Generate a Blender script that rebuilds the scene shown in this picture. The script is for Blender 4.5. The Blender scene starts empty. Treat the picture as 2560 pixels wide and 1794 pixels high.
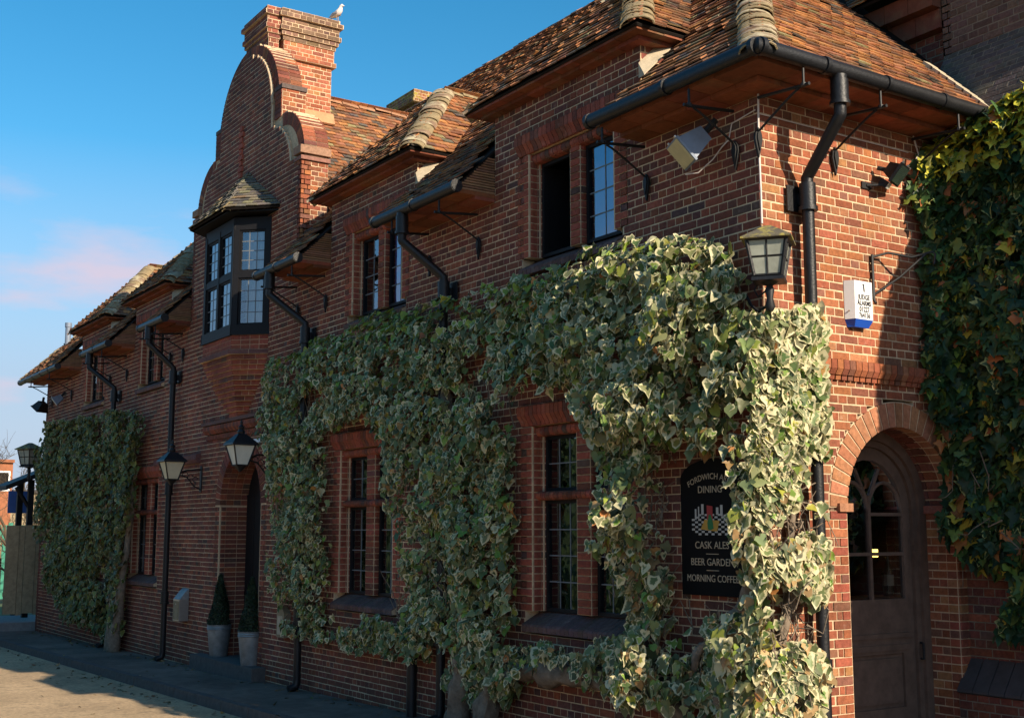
import bpy, math, random
import numpy as np
from mathutils import Vector, Matrix, noise as mnoise

random.seed(7); rng = np.random.default_rng(7)
R_, S_, C_, T_ = math.radians, math.sin, math.cos, math.tan
scene = bpy.context.scene
COL = scene.collection

# ------------------------------------------------------------------ camera, sky, sun, exposure
cam_d = bpy.data.cameras.new('camera'); cam = bpy.data.objects.new('camera', cam_d); COL.objects.link(cam)
right = Vector((0.555788, 0.831324, 0.0)); up = Vector((0.116002, -0.077554, 0.990217)); fwd = Vector((-0.823191, 0.550351, 0.139539))
m = Matrix.Identity(4)
for i in range(3):
    m[i][0] = right[i]; m[i][1] = up[i]; m[i][2] = -fwd[i]
m.translation = Vector((7.0551, -7.2039, 2.0)); cam.matrix_world = m
CAM = Vector((7.0551, -7.2039, 2.0))
cam_d.sensor_width = 36; cam_d.sensor_fit = 'HORIZONTAL'; cam_d.lens = 43.01; cam_d.clip_end = 3000; cam_d.clip_start = 0.05
scene.camera = cam

SUN = Vector((1.0, 0.145, 0.50)).normalized()
EL = math.asin(SUN.z); AZ = math.atan2(SUN.x, SUN.y)
sun_d = bpy.data.lights.new('sun', 'SUN'); sun_d.energy = 3.3; sun_d.angle = R_(0.5); sun_d.color = (1.0, 0.86, 0.66)
sun = bpy.data.objects.new('sun', sun_d); COL.objects.link(sun); sun.rotation_euler = SUN.to_track_quat('Z', 'Y').to_euler()
sun.location = (30, 5, 20)

world = bpy.data.worlds.new('World'); scene.world = world; world.use_nodes = True
nt = world.node_tree; N = nt.nodes; L = nt.links; N.clear()
wo = N.new('ShaderNodeOutputWorld'); bg = N.new('ShaderNodeBackground'); sky = N.new('ShaderNodeTexSky')
sky.sky_type = 'NISHITA'; sky.sun_disc = False; sky.sun_elevation = EL; sky.sun_rotation = AZ
sky.air_density = 1.0; sky.dust_density = 0.6; sky.ozone_density = 2.2; sky.altitude = 20
hs = N.new('ShaderNodeHueSaturation'); hs.inputs['Saturation'].default_value = 1.40; hs.inputs['Value'].default_value = 1.0; hs.inputs['Hue'].default_value = 0.487
tc = N.new('ShaderNodeTexCoord'); sep = N.new('ShaderNodeSeparateXYZ')
mp = N.new('ShaderNodeMapping'); mp.inputs['Scale'].default_value = (1.0, 1.0, 3.4); mp.inputs['Location'].default_value = (5.2, 0.3, 1.1)
nz = N.new('ShaderNodeTexNoise'); nz.inputs['Scale'].default_value = 4.3; nz.inputs['Detail'].default_value = 7; nz.inputs['Roughness'].default_value = 0.55
rp = N.new('ShaderNodeValToRGB'); rp.color_ramp.elements[0].position = 0.535; rp.color_ramp.elements[1].position = 0.70
bd = N.new('ShaderNodeValToRGB')
bd.color_ramp.elements[0].position = 0.02; bd.color_ramp.elements[0].color = (0.2, 0.2, 0.2, 1)
bd.color_ramp.elements[1].position = 0.30; bd.color_ramp.elements[1].color = (0, 0, 0, 1)
e_ = bd.color_ramp.elements.new(0.12); e_.color = (1, 1, 1, 1)
e_ = bd.color_ramp.elements.new(0.19); e_.color = (1, 1, 1, 1)
mul = N.new('ShaderNodeMath'); mul.operation = 'MULTIPLY'; mul2 = N.new('ShaderNodeMath'); mul2.operation = 'MULTIPLY'; mul2.inputs[1].default_value = 0.85
mx = N.new('ShaderNodeMix'); mx.data_type = 'RGBA'; mx.inputs['B'].default_value = (4.6, 3.7, 4.3, 1)
L.new(sky.outputs[0], hs.inputs['Color']); L.new(tc.outputs['Generated'], mp.inputs['Vector']); L.new(mp.outputs[0], nz.inputs['Vector'])
L.new(tc.outputs['Generated'], sep.inputs[0]); L.new(sep.outputs['Z'], bd.inputs[0]); L.new(nz.outputs['Fac'], rp.inputs[0])
L.new(rp.outputs[0], mul.inputs[0]); L.new(bd.outputs[0], mul.inputs[1]); L.new(mul.outputs[0], mul2.inputs[0])
hz = N.new('ShaderNodeMix'); hz.data_type = 'RGBA'; hz.inputs['B'].default_value = (2.7, 3.2, 4.3, 1)
hr = N.new('ShaderNodeValToRGB'); hr.color_ramp.elements[0].position = 0.0; hr.color_ramp.elements[0].color = (.96, .96, .96, 1); hr.color_ramp.elements[1].position = 0.30; hr.color_ramp.elements[1].color = (0, 0, 0, 1)
e_ = hr.color_ramp.elements.new(0.12); e_.color = (.8, .8, .8, 1)
L.new(sep.outputs['Z'], hr.inputs[0]); L.new(hr.outputs[0], hz.inputs['Factor']); L.new(hs.outputs[0], hz.inputs['A'])
L.new(mul2.outputs[0], mx.inputs['Factor']); L.new(hz.outputs['Result'], mx.inputs['A']); L.new(mx.outputs['Result'], bg.inputs[0]); L.new(bg.outputs[0], wo.inputs[0])
bg.inputs['Strength'].default_value = 0.072
scene.view_settings.view_transform = 'Standard'; scene.view_settings.look = 'None'
scene.view_settings.exposure = 1.25; scene.view_settings.gamma = 1.0; scene.view_settings.use_curve_mapping = False
scene.cycles.max_bounces = 4; scene.cycles.diffuse_bounces = 3; scene.cycles.glossy_bounces = 3; scene.cycles.transparent_max_bounces = 6

# ------------------------------------------------------------------ materials
def material(name, base=(0.5, 0.5, 0.5), attr=False, rough=0.85, var=0.25, scale=30.0, bump=0.0, bscale=None, metal=0.0, spec=0.5,
             second=None, sscale=3.0, spos=(0.5, 0.65), samt=1.0, coat=0.0, big=0.0):
    mt = bpy.data.materials.new(name); mt.use_nodes = True
    nt = mt.node_tree; N = nt.nodes; L = nt.links; N.clear()
    out = N.new('ShaderNodeOutputMaterial'); p = N.new('ShaderNodeBsdfPrincipled'); L.new(p.outputs[0], out.inputs[0])
    p.inputs['Roughness'].default_value = rough; p.inputs['Metallic'].default_value = metal; p.inputs['Specular IOR Level'].default_value = spec
    if coat: p.inputs['Coat Weight'].default_value = coat
    geo = N.new('ShaderNodeNewGeometry')
    if attr:
        a = N.new('ShaderNodeAttribute'); a.attribute_name = 'col'; src = a.outputs['Color']
    else:
        c = N.new('ShaderNodeRGB'); c.outputs[0].default_value = (*base, 1); src = c.outputs[0]
    if second:
        n2 = N.new('ShaderNodeTexNoise'); n2.inputs['Scale'].default_value = sscale; n2.inputs['Detail'].default_value = 6; n2.inputs['Roughness'].default_value = 0.62
        L.new(geo.outputs['Position'], n2.inputs['Vector'])
        r2 = N.new('ShaderNodeValToRGB'); r2.color_ramp.elements[0].position = spos[0]; r2.color_ramp.elements[1].position = spos[1]
        r2.color_ramp.elements[1].color = (samt, samt, samt, 1)
        L.new(n2.outputs['Fac'], r2.inputs[0])
        m2 = N.new('ShaderNodeMix'); m2.data_type = 'RGBA'; m2.inputs['B'].default_value = (*second, 1)
        L.new(r2.outputs[0], m2.inputs['Factor']); L.new(src, m2.inputs['A']); src = m2.outputs['Result']
    if var:
        n1 = N.new('ShaderNodeTexNoise'); n1.inputs['Scale'].default_value = scale; n1.inputs['Detail'].default_value = 5; n1.inputs['Roughness'].default_value = 0.65
        L.new(geo.outputs['Position'], n1.inputs['Vector'])
        mr = N.new('ShaderNodeMapRange'); mr.inputs[1].default_value = 0.25; mr.inputs[2].default_value = 0.75
        mr.inputs[3].default_value = 1 - var; mr.inputs[4].default_value = 1 + var
        L.new(n1.outputs['Fac'], mr.inputs[0])
        mm = N.new('ShaderNodeMix'); mm.data_type = 'RGBA'; mm.blend_type = 'MULTIPLY'; mm.inputs['Factor'].default_value = 1
        L.new(src, mm.inputs['A']); L.new(mr.outputs[0], mm.inputs['B']); src = mm.outputs['Result']
    if big:
        n3 = N.new('ShaderNodeTexNoise'); n3.inputs['Scale'].default_value = 0.9; n3.inputs['Detail'].default_value = 4; L.new(geo.outputs['Position'], n3.inputs['Vector'])
        m3 = N.new('ShaderNodeMapRange'); m3.inputs[1].default_value = 0.3; m3.inputs[2].default_value = 0.7; m3.inputs[3].default_value = 1 - big; m3.inputs[4].default_value = 1 + big; L.new(n3.outputs['Fac'], m3.inputs[0])
        mm3 = N.new('ShaderNodeMix'); mm3.data_type = 'RGBA'; mm3.blend_type = 'MULTIPLY'; mm3.inputs['Factor'].default_value = 1; L.new(src, mm3.inputs['A']); L.new(m3.outputs[0], mm3.inputs['B']); src = mm3.outputs['Result']
    L.new(src, p.inputs['Base Color'])
    if bump:
        nb = N.new('ShaderNodeTexNoise'); nb.inputs['Scale'].default_value = bscale or scale; nb.inputs['Detail'].default_value = 6; nb.inputs['Roughness'].default_value = 0.6
        L.new(geo.outputs['Position'], nb.inputs['Vector'])
        b = N.new('ShaderNodeBump'); b.inputs['Strength'].default_value = bump; b.inputs['Distance'].default_value = 0.01
        L.new(nb.outputs['Fac'], b.inputs['Height']); L.new(b.outputs[0], p.inputs['Normal'])
    return mt

M = {}
M['brick'] = material('brick', attr=True, rough=0.88, var=0.34, scale=26, bump=0.7, bscale=70, spec=0.25, second=(0.42, 0.33, 0.27), sscale=9, spos=(0.60, 0.80), samt=0.35, big=0.22)
M['mortar'] = material('mortar', (0.60, 0.435, 0.28), rough=0.95, var=0.28, scale=18, bump=0.5, bscale=90, spec=0.1, second=(0.26, 0.185, 0.12), sscale=2.2, spos=(0.50, 0.72), samt=0.8, big=0.15)
M['darkmortar'] = material('dark_mortar', (0.20, 0.165, 0.12), rough=0.95, var=0.3, scale=14, spec=0.1)  # darker mortar, used for the whole wing
M['tile'] = material('clay_tile', attr=True, rough=0.9, var=0.4, scale=22, bump=0.8, bscale=55, spec=0.2, second=(0.30, 0.26, 0.13), sscale=7, spos=(0.58, 0.72), samt=0.6)
M['hip'] = material('lichened_clay', (0.27, 0.205, 0.115), rough=0.95, var=0.4, scale=17, bump=0.8, bscale=60, spec=0.15, second=(0.26, 0.18, 0.10), sscale=9, spos=(0.50, 0.68), samt=0.7)
M['terra'] = material('terracotta', attr=True, rough=0.85, var=0.25, scale=14, bump=0.3, bscale=60, spec=0.2, second=(0.16, 0.11, 0.06), sscale=4, spos=(0.52, 0.75), samt=0.7)
M['black'] = material('black_paint', (0.009, 0.009, 0.011), rough=0.45, var=0.35, scale=14, bump=0.35, bscale=45, spec=0.4)
M['frame'] = material('black_timber', (0.009, 0.0085, 0.010), rough=0.6, var=0.3, scale=20, bump=0.2, bscale=60, spec=0.25)
M['lead'] = material('lead_came', (0.16, 0.17, 0.18), rough=0.6, var=0.2, scale=30, spec=0.4)
M['iron'] = material('wrought_iron', (0.012, 0.012, 0.013), rough=0.55, var=0.3, scale=40, spec=0.35)
M['cream'] = material('lime_mortar', (0.46, 0.38, 0.27), rough=0.95, var=0.25, scale=12, bump=0.4, bscale=50, spec=0.1)
M['wood'] = material('weathered_oak', (0.14, 0.085, 0.06), rough=0.65, var=0.3, scale=9, bump=0.3, bscale=40, spec=0.3)
M['plank'] = material('pale_plank', (0.30, 0.23, 0.14), rough=0.85, var=0.3, scale=8, bump=0.3, bscale=40, spec=0.2)
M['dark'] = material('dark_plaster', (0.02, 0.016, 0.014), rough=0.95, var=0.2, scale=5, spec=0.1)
M['steel'] = material('brushed_steel', (0.45, 0.45, 0.43), rough=0.38, var=0.12, scale=20, metal=0.85)
M['galv'] = material('galvanised', (0.27, 0.28, 0.28), rough=0.55, var=0.4, scale=6, metal=0.5)
M['white'] = material('white_plastic', (0.78, 0.77, 0.75), rough=0.45, var=0.05, scale=9)
M['blue'] = material('blue_plastic', (0.02, 0.09, 0.48), rough=0.35, var=0.06, scale=9)
M['creamglass'] = material('opal_lamp_glass', (0.58, 0.53, 0.38), rough=0.3, var=0.1, scale=8)
M['whiteglass'] = material('opal_white_glass', (0.62, 0.62, 0.55), rough=0.3, var=0.08, scale=8)
M['greyblue'] = material('grey_blue_metal', (0.16, 0.20, 0.27), rough=0.5, var=0.15, scale=10)
M['yellowlens'] = material('yellowed_lens', (0.56, 0.48, 0.27), rough=0.35, var=0.12, scale=10)
M['cable'] = material('white_cable', (0.6, 0.52, 0.48), rough=0.6, var=0.1, scale=9)
M['bark'] = material('ivy_bark', (0.20, 0.155, 0.115), rough=0.95, var=0.45, scale=14, bump=1.0, bscale=35, spec=0.15)
M['twig'] = material('bare_twig', (0.10, 0.075, 0.05), rough=0.95, var=0.3, scale=9, spec=0.1)
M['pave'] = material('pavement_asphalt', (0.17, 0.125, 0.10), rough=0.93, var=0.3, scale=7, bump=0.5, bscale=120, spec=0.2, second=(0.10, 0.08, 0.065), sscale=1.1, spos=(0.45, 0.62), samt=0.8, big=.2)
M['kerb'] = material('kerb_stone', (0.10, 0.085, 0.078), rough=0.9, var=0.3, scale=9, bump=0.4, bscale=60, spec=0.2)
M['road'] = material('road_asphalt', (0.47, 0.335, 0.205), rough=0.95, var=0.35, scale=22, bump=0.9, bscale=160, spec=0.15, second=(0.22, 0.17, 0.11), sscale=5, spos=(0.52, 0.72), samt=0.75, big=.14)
M['grass'] = material('verge', (0.07, 0.09, 0.03), rough=0.95, var=0.4, scale=3, bump=0.6, bscale=20)
M['step'] = material('step_concrete', (0.19, 0.185, 0.18), rough=0.95, var=0.25, scale=12, bump=0.4, bscale=60)
M['signblack'] = material('sign_black', (0.005, 0.005, 0.0055), rough=0.8, var=0.1, scale=5, spec=0.15)
M['gold'] = material('sign_lettering', (0.42, 0.34, 0.24), rough=0.6, var=0.15, scale=40)
M['pwhite'] = material('sign_white', (0.45, 0.43, 0.40), rough=0.6, var=0.1, scale=40)
M['pred'] = material('sign_red', (0.35, 0.03, 0.03), rough=0.6, var=0.1, scale=40)
M['pgreen'] = material('sign_green', (0.02, 0.16, 0.05), rough=0.6, var=0.1, scale=40)
M['pyellow'] = material('sign_yellow', (0.48, 0.27, 0.04), rough=0.6, var=0.1, scale=40)
M['ink'] = material('print_ink', (0.02, 0.02, 0.03), rough=0.6, var=0)
M['curtain'] = material('net_curtain', (0.88, 0.86, 0.82), rough=0.9, var=0.1, scale=10)
M['bluesheet'] = material('blue_sheet', (0.20, 0.29, 0.92), rough=0.7, var=0.1, scale=6)
M['bluepaint'] = material('blue_painted_board', (0.06, 0.13, 0.38), rough=0.6, var=0.1, scale=6)
M['greenpaint'] = material('green_fence_paint', (0.03, 0.20, 0.13), rough=0.7, var=0.2, scale=9)
M['housebrick'] = material('orange_brick', (0.30, 0.11, 0.05), rough=0.9, var=0.3, scale=3)
M['feather'] = material('pale_feather', (0.72, 0.62, 0.58), rough=0.8, var=0.15, scale=40)
M['greyfeather'] = material('grey_feather', (0.28, 0.27, 0.28), rough=0.8, var=0.15, scale=40)
M['slate'] = material('dark_clay_slab', (0.05, 0.045, 0.045), rough=0.7, var=0.3, scale=9, bump=0.3, bscale=40)
M['moss'] = material('mossy_metal', (0.10, 0.085, 0.06), rough=0.9, var=0.3, scale=20, bump=0.5, bscale=60, second=(0.30, 0.25, 0.06), sscale=13, spos=(0.47, 0.6), samt=0.9)
M['lichen'] = material('lichen_brick', attr=True, rough=0.95, var=0.3, scale=20, second=(0.34, 0.27, 0.04), sscale=9, spos=(0.47, 0.56), samt=0.8)
M['ridgeclay'] = material('orange_clay', (0.46, 0.24, 0.12), rough=0.9, var=0.25, scale=9)
M['ridgebrown'] = material('brown_clay_ridge', (0.15, 0.085, 0.055), rough=.9, var=.35, scale=9)
M['glassdark'] = material('dark_lamp_glass', (0.03, 0.045, 0.035), rough=.15, var=.2, scale=12, spec=.6)
M['tilebrown'] = material('mottled_hip_clay', (0.24, 0.15, 0.09), rough=.9, var=.45, scale=7, bump=.6, bscale=50, second=(.38, .32, .2), sscale=3.5, spos=(.45, .6))
M['stepdark'] = material('worn_step', (0.085, 0.075, 0.07), rough=0.95, var=0.3, scale=12, bump=0.4, bscale=60)
M['lampglass'] = material('frosted_lamp_glass', (0.30, 0.31, 0.26), rough=.2, var=.25, scale=7, spec=.6)
M['soil'] = material('soil', (0.05, 0.035, 0.025), rough=0.95, var=0.3, scale=40)
M['bottle'] = material('bottle_green', (0.06, 0.09, 0.06), rough=0.25, var=0.1, scale=9)

def glass_mat():
    mt = bpy.data.materials.new('window_glass'); mt.use_nodes = True
    nt = mt.node_tree; N = nt.nodes; L = nt.links; N.clear()
    out = N.new('ShaderNodeOutputMaterial'); mix = N.new('ShaderNodeMixShader'); tr = N.new('ShaderNodeBsdfTransparent'); gl = N.new('ShaderNodeBsdfGlossy')
    fr = N.new('ShaderNodeFresnel'); fr.inputs['IOR'].default_value = 2.9
    tr.inputs[0].default_value = (0.92, 0.94, 0.93, 1); gl.inputs['Roughness'].default_value = 0.015; gl.inputs['Color'].default_value = (0.72, 0.86, 1.0, 1)
    geo = N.new('ShaderNodeNewGeometry'); nb = N.new('ShaderNodeTexNoise'); nb.inputs['Scale'].default_value = 5
    b = N.new('ShaderNodeBump'); b.inputs['Strength'].default_value = 0.08; b.inputs['Distance'].default_value = 0.02
    L.new(geo.outputs['Position'], nb.inputs['Vector']); L.new(nb.outputs['Fac'], b.inputs['Height']); L.new(b.outputs[0], gl.inputs['Normal'])
    L.new(fr.outputs[0], mix.inputs[0]); L.new(tr.outputs[0], mix.inputs[1]); L.new(gl.outputs[0], mix.inputs[2]); L.new(mix.outputs[0], out.inputs[0])
    return mt
M['glass'] = glass_mat()

def leaf_mat(name, cream):
    mt = bpy.data.materials.new(name); mt.use_nodes = True
    nt = mt.node_tree; N = nt.nodes; L = nt.links; N.clear()
    out = N.new('ShaderNodeOutputMaterial'); p = N.new('ShaderNodeBsdfPrincipled'); tl = N.new('ShaderNodeBsdfTranslucent'); mix = N.new('ShaderNodeMixShader'); mix.inputs[0].default_value = 0.22
    a = N.new('ShaderNodeAttribute'); a.attribute_name = 'col'; v = N.new('ShaderNodeAttribute'); v.attribute_name = 'vary'
    geo = N.new('ShaderNodeNewGeometry'); n = N.new('ShaderNodeTexNoise'); n.inputs['Scale'].default_value = 34; n.inputs['Detail'].default_value = 3
    L.new(geo.outputs['Position'], n.inputs['Vector'])
    m1 = N.new('ShaderNodeMath'); m1.operation = 'MULTIPLY_ADD'; m1.inputs[1].default_value = 1.1; L.new(n.outputs['Fac'], m1.inputs[0]); L.new(a.outputs['Alpha'], m1.inputs[2])
    m2 = N.new('ShaderNodeMath'); m2.operation = 'SUBTRACT'; L.new(m1.outputs[0], m2.inputs[0]); L.new(v.outputs['Fac'], m2.inputs[1])
    m3 = N.new('ShaderNodeMath'); m3.operation = 'MULTIPLY'; m3.use_clamp = True; m3.inputs[1].default_value = 5.0; L.new(m2.outputs[0], m3.inputs[0])
    mc = N.new('ShaderNodeMix'); mc.data_type = 'RGBA'; mc.inputs['B'].default_value = (*cream, 1)
    L.new(m3.outputs[0], mc.inputs['Factor']); L.new(a.outputs['Color'], mc.inputs['A'])
    L.new(mc.outputs['Result'], p.inputs['Base Color']); L.new(mc.outputs['Result'], tl.inputs['Color'])
    p.inputs['Roughness'].default_value = 0.5; p.inputs['Specular IOR Level'].default_value = 0.35
    L.new(p.outputs[0], mix.inputs[1]); L.new(tl.outputs[0], mix.inputs[2]); L.new(mix.outputs[0], out.inputs[0])
    return mt
M['leaf'] = leaf_mat('variegated_ivy_leaf', (0.64, 0.57, 0.34))
M['leafg'] = leaf_mat('green_ivy_leaf', (0.42, 0.40, 0.14))
def emit_mat(name, col, s):
    mt = bpy.data.materials.new(name); mt.use_nodes = True; nt = mt.node_tree; nt.nodes.clear()
    o = nt.nodes.new('ShaderNodeOutputMaterial'); e = nt.nodes.new('ShaderNodeEmission'); e.inputs[0].default_value = (*col, 1); e.inputs[1].default_value = s
    nt.links.new(e.outputs[0], o.inputs[0]); return mt
M['glow'] = emit_mat('lamp_glow', (1.0, 0.55, 0.12), 2.6)

# ------------------------------------------------------------------ mesh helpers
HEX = [(0, 3, 2, 1), (4, 5, 6, 7), (0, 1, 5, 4), (1, 2, 6, 5), (2, 3, 7, 6), (3, 0, 4, 7)]
class MB:
    def __init__(s): s.v = []; s.f = []; s.c = []
    def add(s, vs, fs, col=(1, 1, 1, 1)):
        o = len(s.v); s.v.extend([tuple(p) for p in vs]); s.f.extend([tuple(i + o for i in f) for f in fs])
        if len(col) == 3: col = (*col, 1)
        s.c.extend([col] * len(vs)); return s
    def hexa(s, p, col=(1, 1, 1, 1)): return s.add(p, HEX, col)
    def box(s, x0, x1, y0, y1, z0, z1, col=(1, 1, 1, 1)):
        return s.hexa([(x0, y0, z0), (x1, y0, z0), (x1, y1, z0), (x0, y1, z0), (x0, y0, z1), (x1, y0, z1), (x1, y1, z1), (x0, y1, z1)], col)
    def obox(s, c, a, b, d, col=(1, 1, 1, 1)):
        c, a, b, d = Vector(c), Vector(a), Vector(b), Vector(d)
        return s.hexa([c - a - b - d, c + a - b - d, c + a + b - d, c - a + b - d, c - a - b + d, c + a - b + d, c + a + b + d, c - a + b + d], col)
    def tube(s, pts, r, n=8, col=(1, 1, 1, 1), cap=True):
        pts = [Vector(p) for p in pts]; k = len(pts)
        rr = [r] * k if not hasattr(r, '__len__') else list(r)
        vs = []; ref = None
        for i, p in enumerate(pts):
            t = (pts[min(i + 1, k - 1)] - pts[max(i - 1, 0)])
            t = t.normalized() if t.length > 1e-9 else Vector((0, 0, 1))
            if ref is None: ref = Vector((0, 0, 1)) if abs(t.z) < 0.9 else Vector((1, 0, 0))
            a = (ref - t * ref.dot(t)); a = a.normalized() if a.length > 1e-6 else t.orthogonal().normalized(); b = t.cross(a); ref = a
            for j in range(n):
                th = 2 * math.pi * j / n; vs.append(p + a * (C_(th) * rr[i]) + b * (S_(th) * rr[i]))
        fs = [(i * n + j, i * n + (j + 1) % n, (i + 1) * n + (j + 1) % n, (i + 1) * n + j) for i in range(k - 1) for j in range(n)]
        if cap: fs += [tuple(range(n - 1, -1, -1)), tuple((k - 1) * n + j for j in range(n))]
        return s.add(vs, fs, col)
    def lathe(s, prof, c=(0, 0, 0), n=16, col=(1, 1, 1, 1), axis='z', rot=0.0):
        vs = []
        for r, h in prof:
            for j in range(n):
                th = 2 * math.pi * j / n + rot; vs.append((c[0] + r * C_(th), c[1] + r * S_(th), c[2] + h))
        k = len(prof)
        fs = [(i * n + j, i * n + (j + 1) % n, (i + 1) * n + (j + 1) % n, (i + 1) * n + j) for i in range(k - 1) for j in range(n)]
        fs += [tuple(range(n - 1, -1, -1)), tuple((k - 1) * n + j for j in range(n))]
        return s.add(vs, fs, col)
    def prism(s, poly, ext, col=(1, 1, 1, 1)):
        n = len(poly); e = Vector(ext); vs = [Vector(p) for p in poly] + [Vector(p) + e for p in poly]
        fs = [tuple(range(n - 1, -1, -1)), tuple(range(n, 2 * n))] + [(i, (i + 1) % n, (i + 1) % n + n, i + n) for i in range(n)]
        return s.add(vs, fs, col)
    def mesh(s, name, mat, smooth=False):
        me = bpy.data.meshes.new(name); me.from_pydata(s.v, [], s.f)
        at = me.color_attributes.new('col', 'FLOAT_COLOR', 'POINT'); at.data.foreach_set('color', np.array(s.c, dtype=np.float32).ravel())
        me.materials.append(M[mat] if isinstance(mat, str) else mat)
        if smooth:
            me.polygons.foreach_set('use_smooth', [True] * len(me.polygons)); me.set_sharp_from_angle(angle=0.75)
        me.update(); return me
    def build(s, name, mat, parent=None, smooth=False, kind=None):
        o = bpy.data.objects.new(name, s.mesh(name, mat, smooth)); COL.objects.link(o)
        if parent is not None: o.parent = parent
        if kind: o['kind'] = kind
        return o

def empty(name, loc=(0, 0, 0)):
    o = bpy.data.objects.new(name, None); COL.objects.link(o); o.location = loc; o.empty_display_size = 0.2; return o
def tag(o, label, cat, group=None, kind=None):
    o['label'] = label; o['category'] = cat
    if group: o['group'] = group
    if kind: o['kind'] = kind
    return o
def child(me, name, parent, mat4=None, loc=None):
    o = bpy.data.objects.new(name, me); COL.objects.link(o); o.parent = parent
    if mat4 is not None: o.matrix_basis = mat4
    if loc is not None: o.location = loc
    return o
def lerp(a, b, t): return Vector(a) * (1 - t) + Vector(b) * t
def jit(c, a=0.12):
    k = 1 + random.uniform(-a, a); return (c[0] * k, c[1] * k * (1 + random.uniform(-a, a) * 0.4), c[2] * k * (1 + random.uniform(-a, a) * 0.5))

# ------------------------------------------------------------------ ground
def gz(x): return 0.0145 * x - 0.02
def sheet(name, x0, x1, y0, y1, off, mat, nx=24, ny=6):
    mb = MB(); vs = []; fs = []
    for i in range(nx + 1):
        x = x0 + (x1 - x0) * i / nx
        for j in range(ny + 1):
            y = y0 + (y1 - y0) * j / ny; vs.append((x, y, gz(max(min(x, 60), -60)) + off))
    for i in range(nx):
        for j in range(ny):
            a = i * (ny + 1) + j; fs.append((a, a + ny + 1, a + ny + 2, a + 1))
    mb.add(vs, fs); o = mb.build(name, mat); o['kind'] = 'structure'; return o
g = sheet('ground', -900, 500, -700, 700, -0.20, 'grass', 40, 8); tag(g, 'grass and earth reaching away behind the road and the gate', 'ground', kind='structure')
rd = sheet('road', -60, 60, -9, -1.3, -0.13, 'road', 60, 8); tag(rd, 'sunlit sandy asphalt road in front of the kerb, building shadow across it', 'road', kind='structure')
mb = MB()
for i in range(80):
    x0 = -60 + i * 1.0
    mb.hexa([(x0, -1.22, gz(x0) - 0.3), (x0 + 1, -1.22, gz(x0 + 1) - 0.3), (x0 + 1, 0.3, gz(x0 + 1) - 0.3), (x0, 0.3, gz(x0) - 0.3),
             (x0, -1.22, gz(x0)), (x0 + 1, -1.22, gz(x0 + 1)), (x0 + 1, 0.3, gz(x0 + 1)), (x0, 0.3, gz(x0))])
mb.hexa([(0, 0.3, gz(0) - .3), (20, 0.3, gz(20) - .3), (20, 2.6, gz(20) - .3), (0, 2.6, gz(0) - .3), (0, 0.3, gz(0)), (20, 0.3, gz(20)), (20, 2.6, gz(20)), (0, 2.6, gz(0))])
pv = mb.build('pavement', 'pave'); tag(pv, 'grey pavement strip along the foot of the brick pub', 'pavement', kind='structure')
kb = MB().hexa([(0, -0.14, -0.2), (0.905, -0.14, -0.2), (0.905, 0, -0.2), (0, 0, -0.2), (0, -0.115, 0.0), (0.905, -0.115, 0.0), (0.905, 0, 0.004), (0, 0, 0.004)]).mesh('kerb_stone', 'kerb')
for i in range(44):
    x0 = -36 + i * 0.92
    o = child(kb, 'kerb_stone', pv, loc=(x0, -1.222, gz(x0) + random.uniform(-.004, .004))); o.rotation_euler = (0, -math.atan(0.0145), random.uniform(-.003, .003))

# ------------------------------------------------------------------ brickwork
PH = empty('public_house', (-12, 2, gz(-12))); PH.matrix_world = Matrix.Translation((0, 0, 0))
tag(PH, 'long two-storey brown brick pub with tiled roofs, hipped dormers and a curved gable', 'building')
CH = 0.075
PAL = [((0.26, 0.080, 0.040), 38), ((0.215, 0.074, 0.042), 24), ((0.185, 0.080, 0.052), 12), ((0.31, 0.106, 0.047), 18), ((0.12, 0.085, 0.070), 3), ((0.31, 0.140, 0.062), 7)]
PC, PW = [p[0] for p in PAL], [p[1] for p in PAL]
def brick_col(): return jit(random.choices(PC, PW)[0], 0.2)
def red_col(): return jit((0.27, 0.072, 0.044), 0.2)
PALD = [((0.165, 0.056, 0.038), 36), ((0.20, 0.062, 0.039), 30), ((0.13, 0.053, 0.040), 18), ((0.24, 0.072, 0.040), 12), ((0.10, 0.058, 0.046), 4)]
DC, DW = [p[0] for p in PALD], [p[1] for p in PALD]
def front_col(): return jit(random.choices(DC, DW)[0], 0.2)   # end-wall brick again, darkened so the front's shade sits in the colour

def brick_geo(mb, place, u0, u1, z0, z1, d, col, b=0.0045, back=-0.02):
    j = lambda: random.uniform(-.0015, .0015)
    d1 = d + random.uniform(-.0012, .0012); d2 = d + random.uniform(-.0012, .0012)
    P = [place(u0, back, z0), place(u1, back, z0), place(u1, back, z1), place(u0, back, z1),
         place(u0 + j(), d1 - b, z0 + j()), place(u1 + j(), d2 - b, z0 + j()), place(u1 + j(), d2 - b, z1 + j()), place(u0 + j(), d1 - b, z1 + j()),
         place(u0 + b, d1, z0 + b), place(u1 - b, d2, z0 + b), place(u1 - b, d2, z1 - b), place(u0 + b, d1, z1 - b)]
    F = []
    for a in (0, 4):
        for k in range(4): F.append((a + k, a + (k + 1) % 4, a + 4 + (k + 1) % 4, a + 4 + k))
    F.append((8, 9, 10, 11)); mb.add(P, F, col)

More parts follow.
